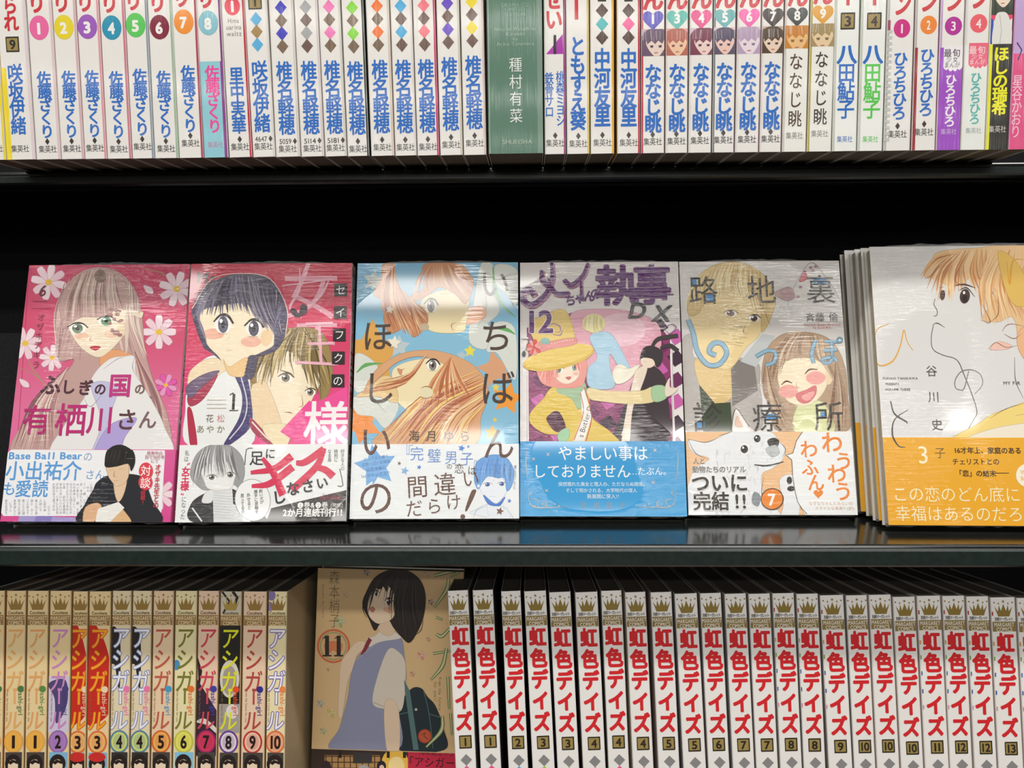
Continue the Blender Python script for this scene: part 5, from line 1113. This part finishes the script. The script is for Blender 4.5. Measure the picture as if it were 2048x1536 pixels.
s.lines([[(880, 470), (900, 440), (930, 430), (990, 440)], [(890, 480), (940, 505), (980, 480)], [(810, 555), (850, 525), (900, 550), (960, 540)]], 5, 'a07868')
s.line([(680, 770), (645, 760), (640, 720), (670, 675), (725, 665), (770, 690), (780, 740), (740, 790)], 5, '7c7874', (.7, .5)); s.line([(710, 670), (690, 750), (675, 772)], 5, '7c7874', (.7, .7))
s.line([(300, 430), (240, 460), (225, 560), (250, 640), (320, 620), (360, 540), (378, 460), (395, 520), (425, 565)], 8, 'e8b050', (.4, .3)); s.line([(365, 520), (378, 462)], 14, 'e8a838')
s.line([(310, 825), (330, 890), (390, 930), (392, 940)], 9, '54504c', (.6, .3)); s.line([(400, 868), (330, 920), (320, 1000), (350, 1055), (385, 1062)], 9, '54504c', (.3, .4))
s.blob([(640, 1030), (760, 940), (860, 880), (1100, 820), (1100, 1040)], 'f8dc84'); s.blob([(700, 1030), (860, 960), (1100, 940), (1100, 1040)], 'f6ecd8'); s.lines([[(820, 912), (900, 865), (1000, 835)], [(620, 1005), (660, 998)], [(950, 900), (1050, 880)], [(945, 600), (950, 720), (990, 810)]], 4, FL)
for y, q, ww in ((708, 'FUMIKO TANIKAWA', 17), (737, 'PRESENTS', 15), (765, 'VOLUME THREE', 17)): s.t(q, 360-(42 if y == 737 else 14 if y == 765 else 0), y, ww, '6c6864', .012, 1.05)
s.t('MY FIR', 930, 732, 22, '6c6864', .012, 1.2)
for q, x, y in (('谷', 519, 670), ('川', 530, 803), ('史', 547, 945)): s.t(q, x, y, 60, '54504c', -.004)
o = Sheet(Ws*1000, Hm, fr, Z6, v0=ob)
o.grad(ob, Hm, [(0, 'f2b232'), (1, 'f0ac28')])
o.line([(325, 980), (322, 1010), (350, 1055), (385, 1062)], 9, '54504c', (1, .4)); o.blob([(345, 1010), (350, 1040), (370, 1055)], 'f0b030') if 0 else None
o.t('3', 475, 1098, 122, 'fcf2d0', -.002); o.t('子', 562, 1090, 58, '5c4c30', -.004)
YK = '4a3820'
o.t('16才年上、家庭のある', 806, 1078, 34, YK, .03); o.t('チェリストとの', 745, 1135, 34, YK, .02); o.t('「恋」の結末', 745, 1195, 34, YK, .025); o.line([(845, 1194), (915, 1194)], 4, YK, (1, 1))
o.t('この恋のどん底に', 645, 1302, 80, 'fcefc4', -.004); o.t('幸福はあるのだろう', 700, 1402, 80, 'fcefc4', -.004); o.ell(1010, 1205, 60, 60, 'fbf3dc'); o.t('特', 985, 1190, 24, 'e8a030'); o.t('製', 985, 1222, 24, 'e8a030')
face_book(fr0, 'front copy of the right-hand stack, watercolour profile face above orange-yellow band, largest cover', s, 'dcdad6', Ts, 'stack of yellow-banded books', (ob, 182, 'f0b02c', o, 'f0b02c'), None, 'e0deda')

# --- face-out book in the gap of the lower row
Z7 = (560, 1120, 3.6925)
P7 = BP+BN*.047
A = hit(636, 1136, P7, BN); B = hit(623, 1500, P7, BN); up = (A-B).normalized(); X = (X3-up*X3.dot(up)).normalized()
fr = Frame(A-up*.174, X, up, .103, .174); s = Sheet(103, 174, fr, Z7)
ob = s.uv((600, 1405))[1]; s.hi[1] = ob
s.grad(0, 174, [(0, 'dcba88'), (1, 'e6c694')])
for x, y, r, c_ in ((640, 90, 26, '8c7888'), (440, 455, 44, 'a4b878'), (485, 262, 18, 'dcb084'), (1045, 705, 34, 'e09484'), (1115, 310, 24, '8c6c80'), (300, 1060, 28, 'a0b0ac'), (380, 1128, 36, 'd4c46c'), (320, 1262, 26, 'a8bc80'), (980, 840, 20, 'd88c6c'), (1098, 585, 18, 'd88c6c'), (355, 808, 12, 'd8906c'), (1090, 100, 30, 'dcae90')): s.flower(x, y, r, c_, 'e8cf98', 5)
s.ell(395, 635, 122, 126, 'd8744c', 0, 30); s.ell(395, 635, 106, 110, 'e6bf8c', 0, 30); s.ell(395, 635, 100, 104, '94a070', 0, 30); s.ell(395, 635, 92, 96, 'e2b684', 0, 30)
s.blob([(395, 600), (460, 620), (440, 690), (395, 665), (350, 690), (330, 620)], 'dc8458')
for x in (348, 434):
    s.line([(x, 558), (x, 708)], 30, '34302c', (1, 1)); s.line([(x-32, 580), (x, 562)], 12, '34302c', (.4, 1)); s.line([(x-34, 706), (x+34, 706)], 11, '34302c', (1, 1))
s.vt('森本梢子', 402, 75, 500, 84, '8c7c58', -.008); 
for j_, q in enumerate('Kozueko Morimoto'): s.t(q, 320, 185+j_*15.5, 20, '9c5c40', .0, rot=-90) if q != ' ' else None
# bag, body, arms
s.blob([(960, 960), (1040, 945), (1090, 1010), (1150, 1080), (1210, 1250), (1215, 1400), (880, 1400), (870, 1120)], '28343a'); s.line([(1060, 960), (1100, 1130), (1130, 1390)], 6, '54706c', (1, 1)); s.lines([[(880, 1140), (960, 1120)], [(1100, 1135), (1180, 1160)]], 8, '4c6864', (1, 1))
s.ell(1070, 1300, 50, 52, 'b84830'); s.ell(1070, 1300, 42, 44, 'c86040'); s.lines([[(1045, 1290), (1075, 1275), (1065, 1300), (1095, 1320)]], 6, '8c3424', (1, 1)); s.ell(1005, 1103, 10, 10, 'c8c4b0')
s.blob([(450, 760), (500, 680), (560, 610), (620, 600), (640, 640), (570, 700), (545, 790), (500, 900), (460, 1150), (430, 1130), (440, 900)], 'ecd2b4')
s.blob([(700, 560), (880, 560), (920, 720), (930, 900), (880, 1100), (870, 1400), (380, 1400), (440, 1240), (500, 1020), (520, 880), (560, 740), (640, 640)], '9498b4')
s.blob([(700, 560), (780, 500), (890, 560), (880, 580), (760, 600), (700, 620), (660, 640), (640, 580)], 'e6ddd0')
s.poly([(655, 570), (680, 590), (620, 700), (595, 700), (630, 620)], '8c3440')
s.blob([(800, 660), (880, 680), (925, 760), (925, 920), (895, 1110), (780, 1100), (685, 1055), (720, 860)], 'e2d8c8'); s.line([(690, 1050), (780, 1085), (890, 1110)], 5, 'b4a898', (1, 1))
s.blob([(775, 1050), (870, 1080), (880, 1400), (790, 1400)], 'edd3b6')
s.poly([(915, 880), (960, 970), (1025, 1400), (985, 1400), (930, 1020)], '5c7c7c')
s.line([(705, 620), (560, 740)], 5, 'b4b0bc', (1, 1)); s.lines([[(600, 620), (560, 650)], [(625, 640), (590, 690)]], 4, 'c8a488')
s.blob([(730, 440), (840, 420), (850, 520), (800, 560), (730, 520)], 'e8cbac')
HK = '2e2622'
s.blob([(610, 330), (640, 230), (700, 130), (800, 75), (920, 70), (1030, 140), (1075, 260), (1060, 420), (1010, 540), (955, 610), (900, 570), (840, 500), (800, 440), (740, 470), (700, 520), (660, 440)], HK)
s.blob([(655, 300), (700, 200), (800, 190), (850, 260), (850, 360), (830, 430), (740, 470), (680, 440), (650, 380)], 'efd6b8')
eye(s, 712, 246, 17, 22, '4c3c34'); eye(s, 803, 308, 25, 27, '4c3c34'); s.blob([(668, 350), (690, 345), (702, 368), (685, 385), (668, 372)], 'cc7c6c'); s.ell(800, 370, 38, 20, 'e8b494', 20); s.line([(690, 300), (678, 320)], 4, 'b88c6c')
s.blob([(700, 190), (760, 110), (900, 120), (960, 300), (860, 400), (850, 270), (800, 190), (790, 235), (760, 190), (740, 215)], HK)
s.hair([(760, 90), (900, 72), (1020, 150)], [(640, 420), (700, 240), (860, 500), (960, 600), (1060, 440)], 50, 7, ['3c322c', '241e1c', '463a34', '1c1816'], .06, 14)
s.lines([[(620, 300), (612, 360), (640, 430)], [(1060, 440), (1040, 520), (985, 560)], [(700, 130), (630, 260), (612, 340)]], 6, HK)
GR = '5c8450'
def gl(P_, w_=30): s.line(P_, w_+14, GR, (.7, .5)); s.line(P_, w_, 'dcd4a4', (.6, .3))
gl([(1140, 115), (1200, 100), (1330, 70), (1260, 130)], 16); gl([(1245, 140), (1230, 220), (1140, 350)], 18); gl([(1150, 420), (1200, 440)], 14); gl([(1155, 545), (1200, 560), (1290, 460)], 14); gl([(1130, 690), (1260, 670)], 14); gl([(1230, 650), (1200, 780), (1115, 885)], 16); gl([(1240, 860), (1250, 1100)], 18); gl([(1200, 1150), (1190, 1260), (1080, 1380)], 18); gl([(1260, 1130), (1270, 1290)], 14)
for q_, x, y0 in (('From the future', 1182, 870), ('for you!!', 1148, 905)):
    for j_, q in enumerate(q_):
        if q != ' ': s.t(q, x, y0+j_*16.5, 28, '8c7c5c', .0, rot=-90)
o = Sheet(103, 174, fr, Z7, v0=ob); o.grad(ob, 174, [(0, '3c2e28'), (1, '44342c')])
o.rect(330, 1440, 740, 1600, 'b48c58')
for x in range(340, 745, 45): o.line([(x, 1430), (x, 1620)], 8, '5c4028', (1, 1))
for y in (1448, 1492, 1536, 1580): o.line([(330, y), (740, y)], 8, '5c4028', (1, 1))
o.rect(540, 1420, 680, 1500, '3c3a38'); o.ell(850, 1500, 100, 110, 'f0c050'); o.ell(860, 1520, 60, 70, 'fae09c'); o.ell(750, 1520, 34, 40, '2c2430'); o.ell(752, 1535, 18, 24, 'e8c8b0'); o.ell(340, 1530, 40, 50, '382830'); o.ell(620, 1540, 40, 30, 'a8a4a0')
for x in (800, 920, 445): o.line([(x, 1405), (x, 1460)], 22, '2c241c', (1, 1))
o.poly([(945, 1395), (1700, 1395), (1700, 1900), (945, 1900)], 'c82c48'); o.t('NHK総合ドラマ', 1180, 1425, 42, '6c1c2c', .012); o.t('「アシガール」', 1180, 1495, 76, '3c1420', .004)
fb = face_book(fr, 'cream manga with black-haired schoolgirl, face out in the gap of the lower row', s, 'dfbe8c', .013, 'face-out book on the lower shelf', (ob, 174, '3c2e28', o, '3c2e28'), None, 'e4c894', seam=False, mat=M_PLAIN)
bpy.data.objects.remove(_go)
print('tris', sum(len(m.polygons) for m in bpy.data.meshes), 'glyphs', len(_G))
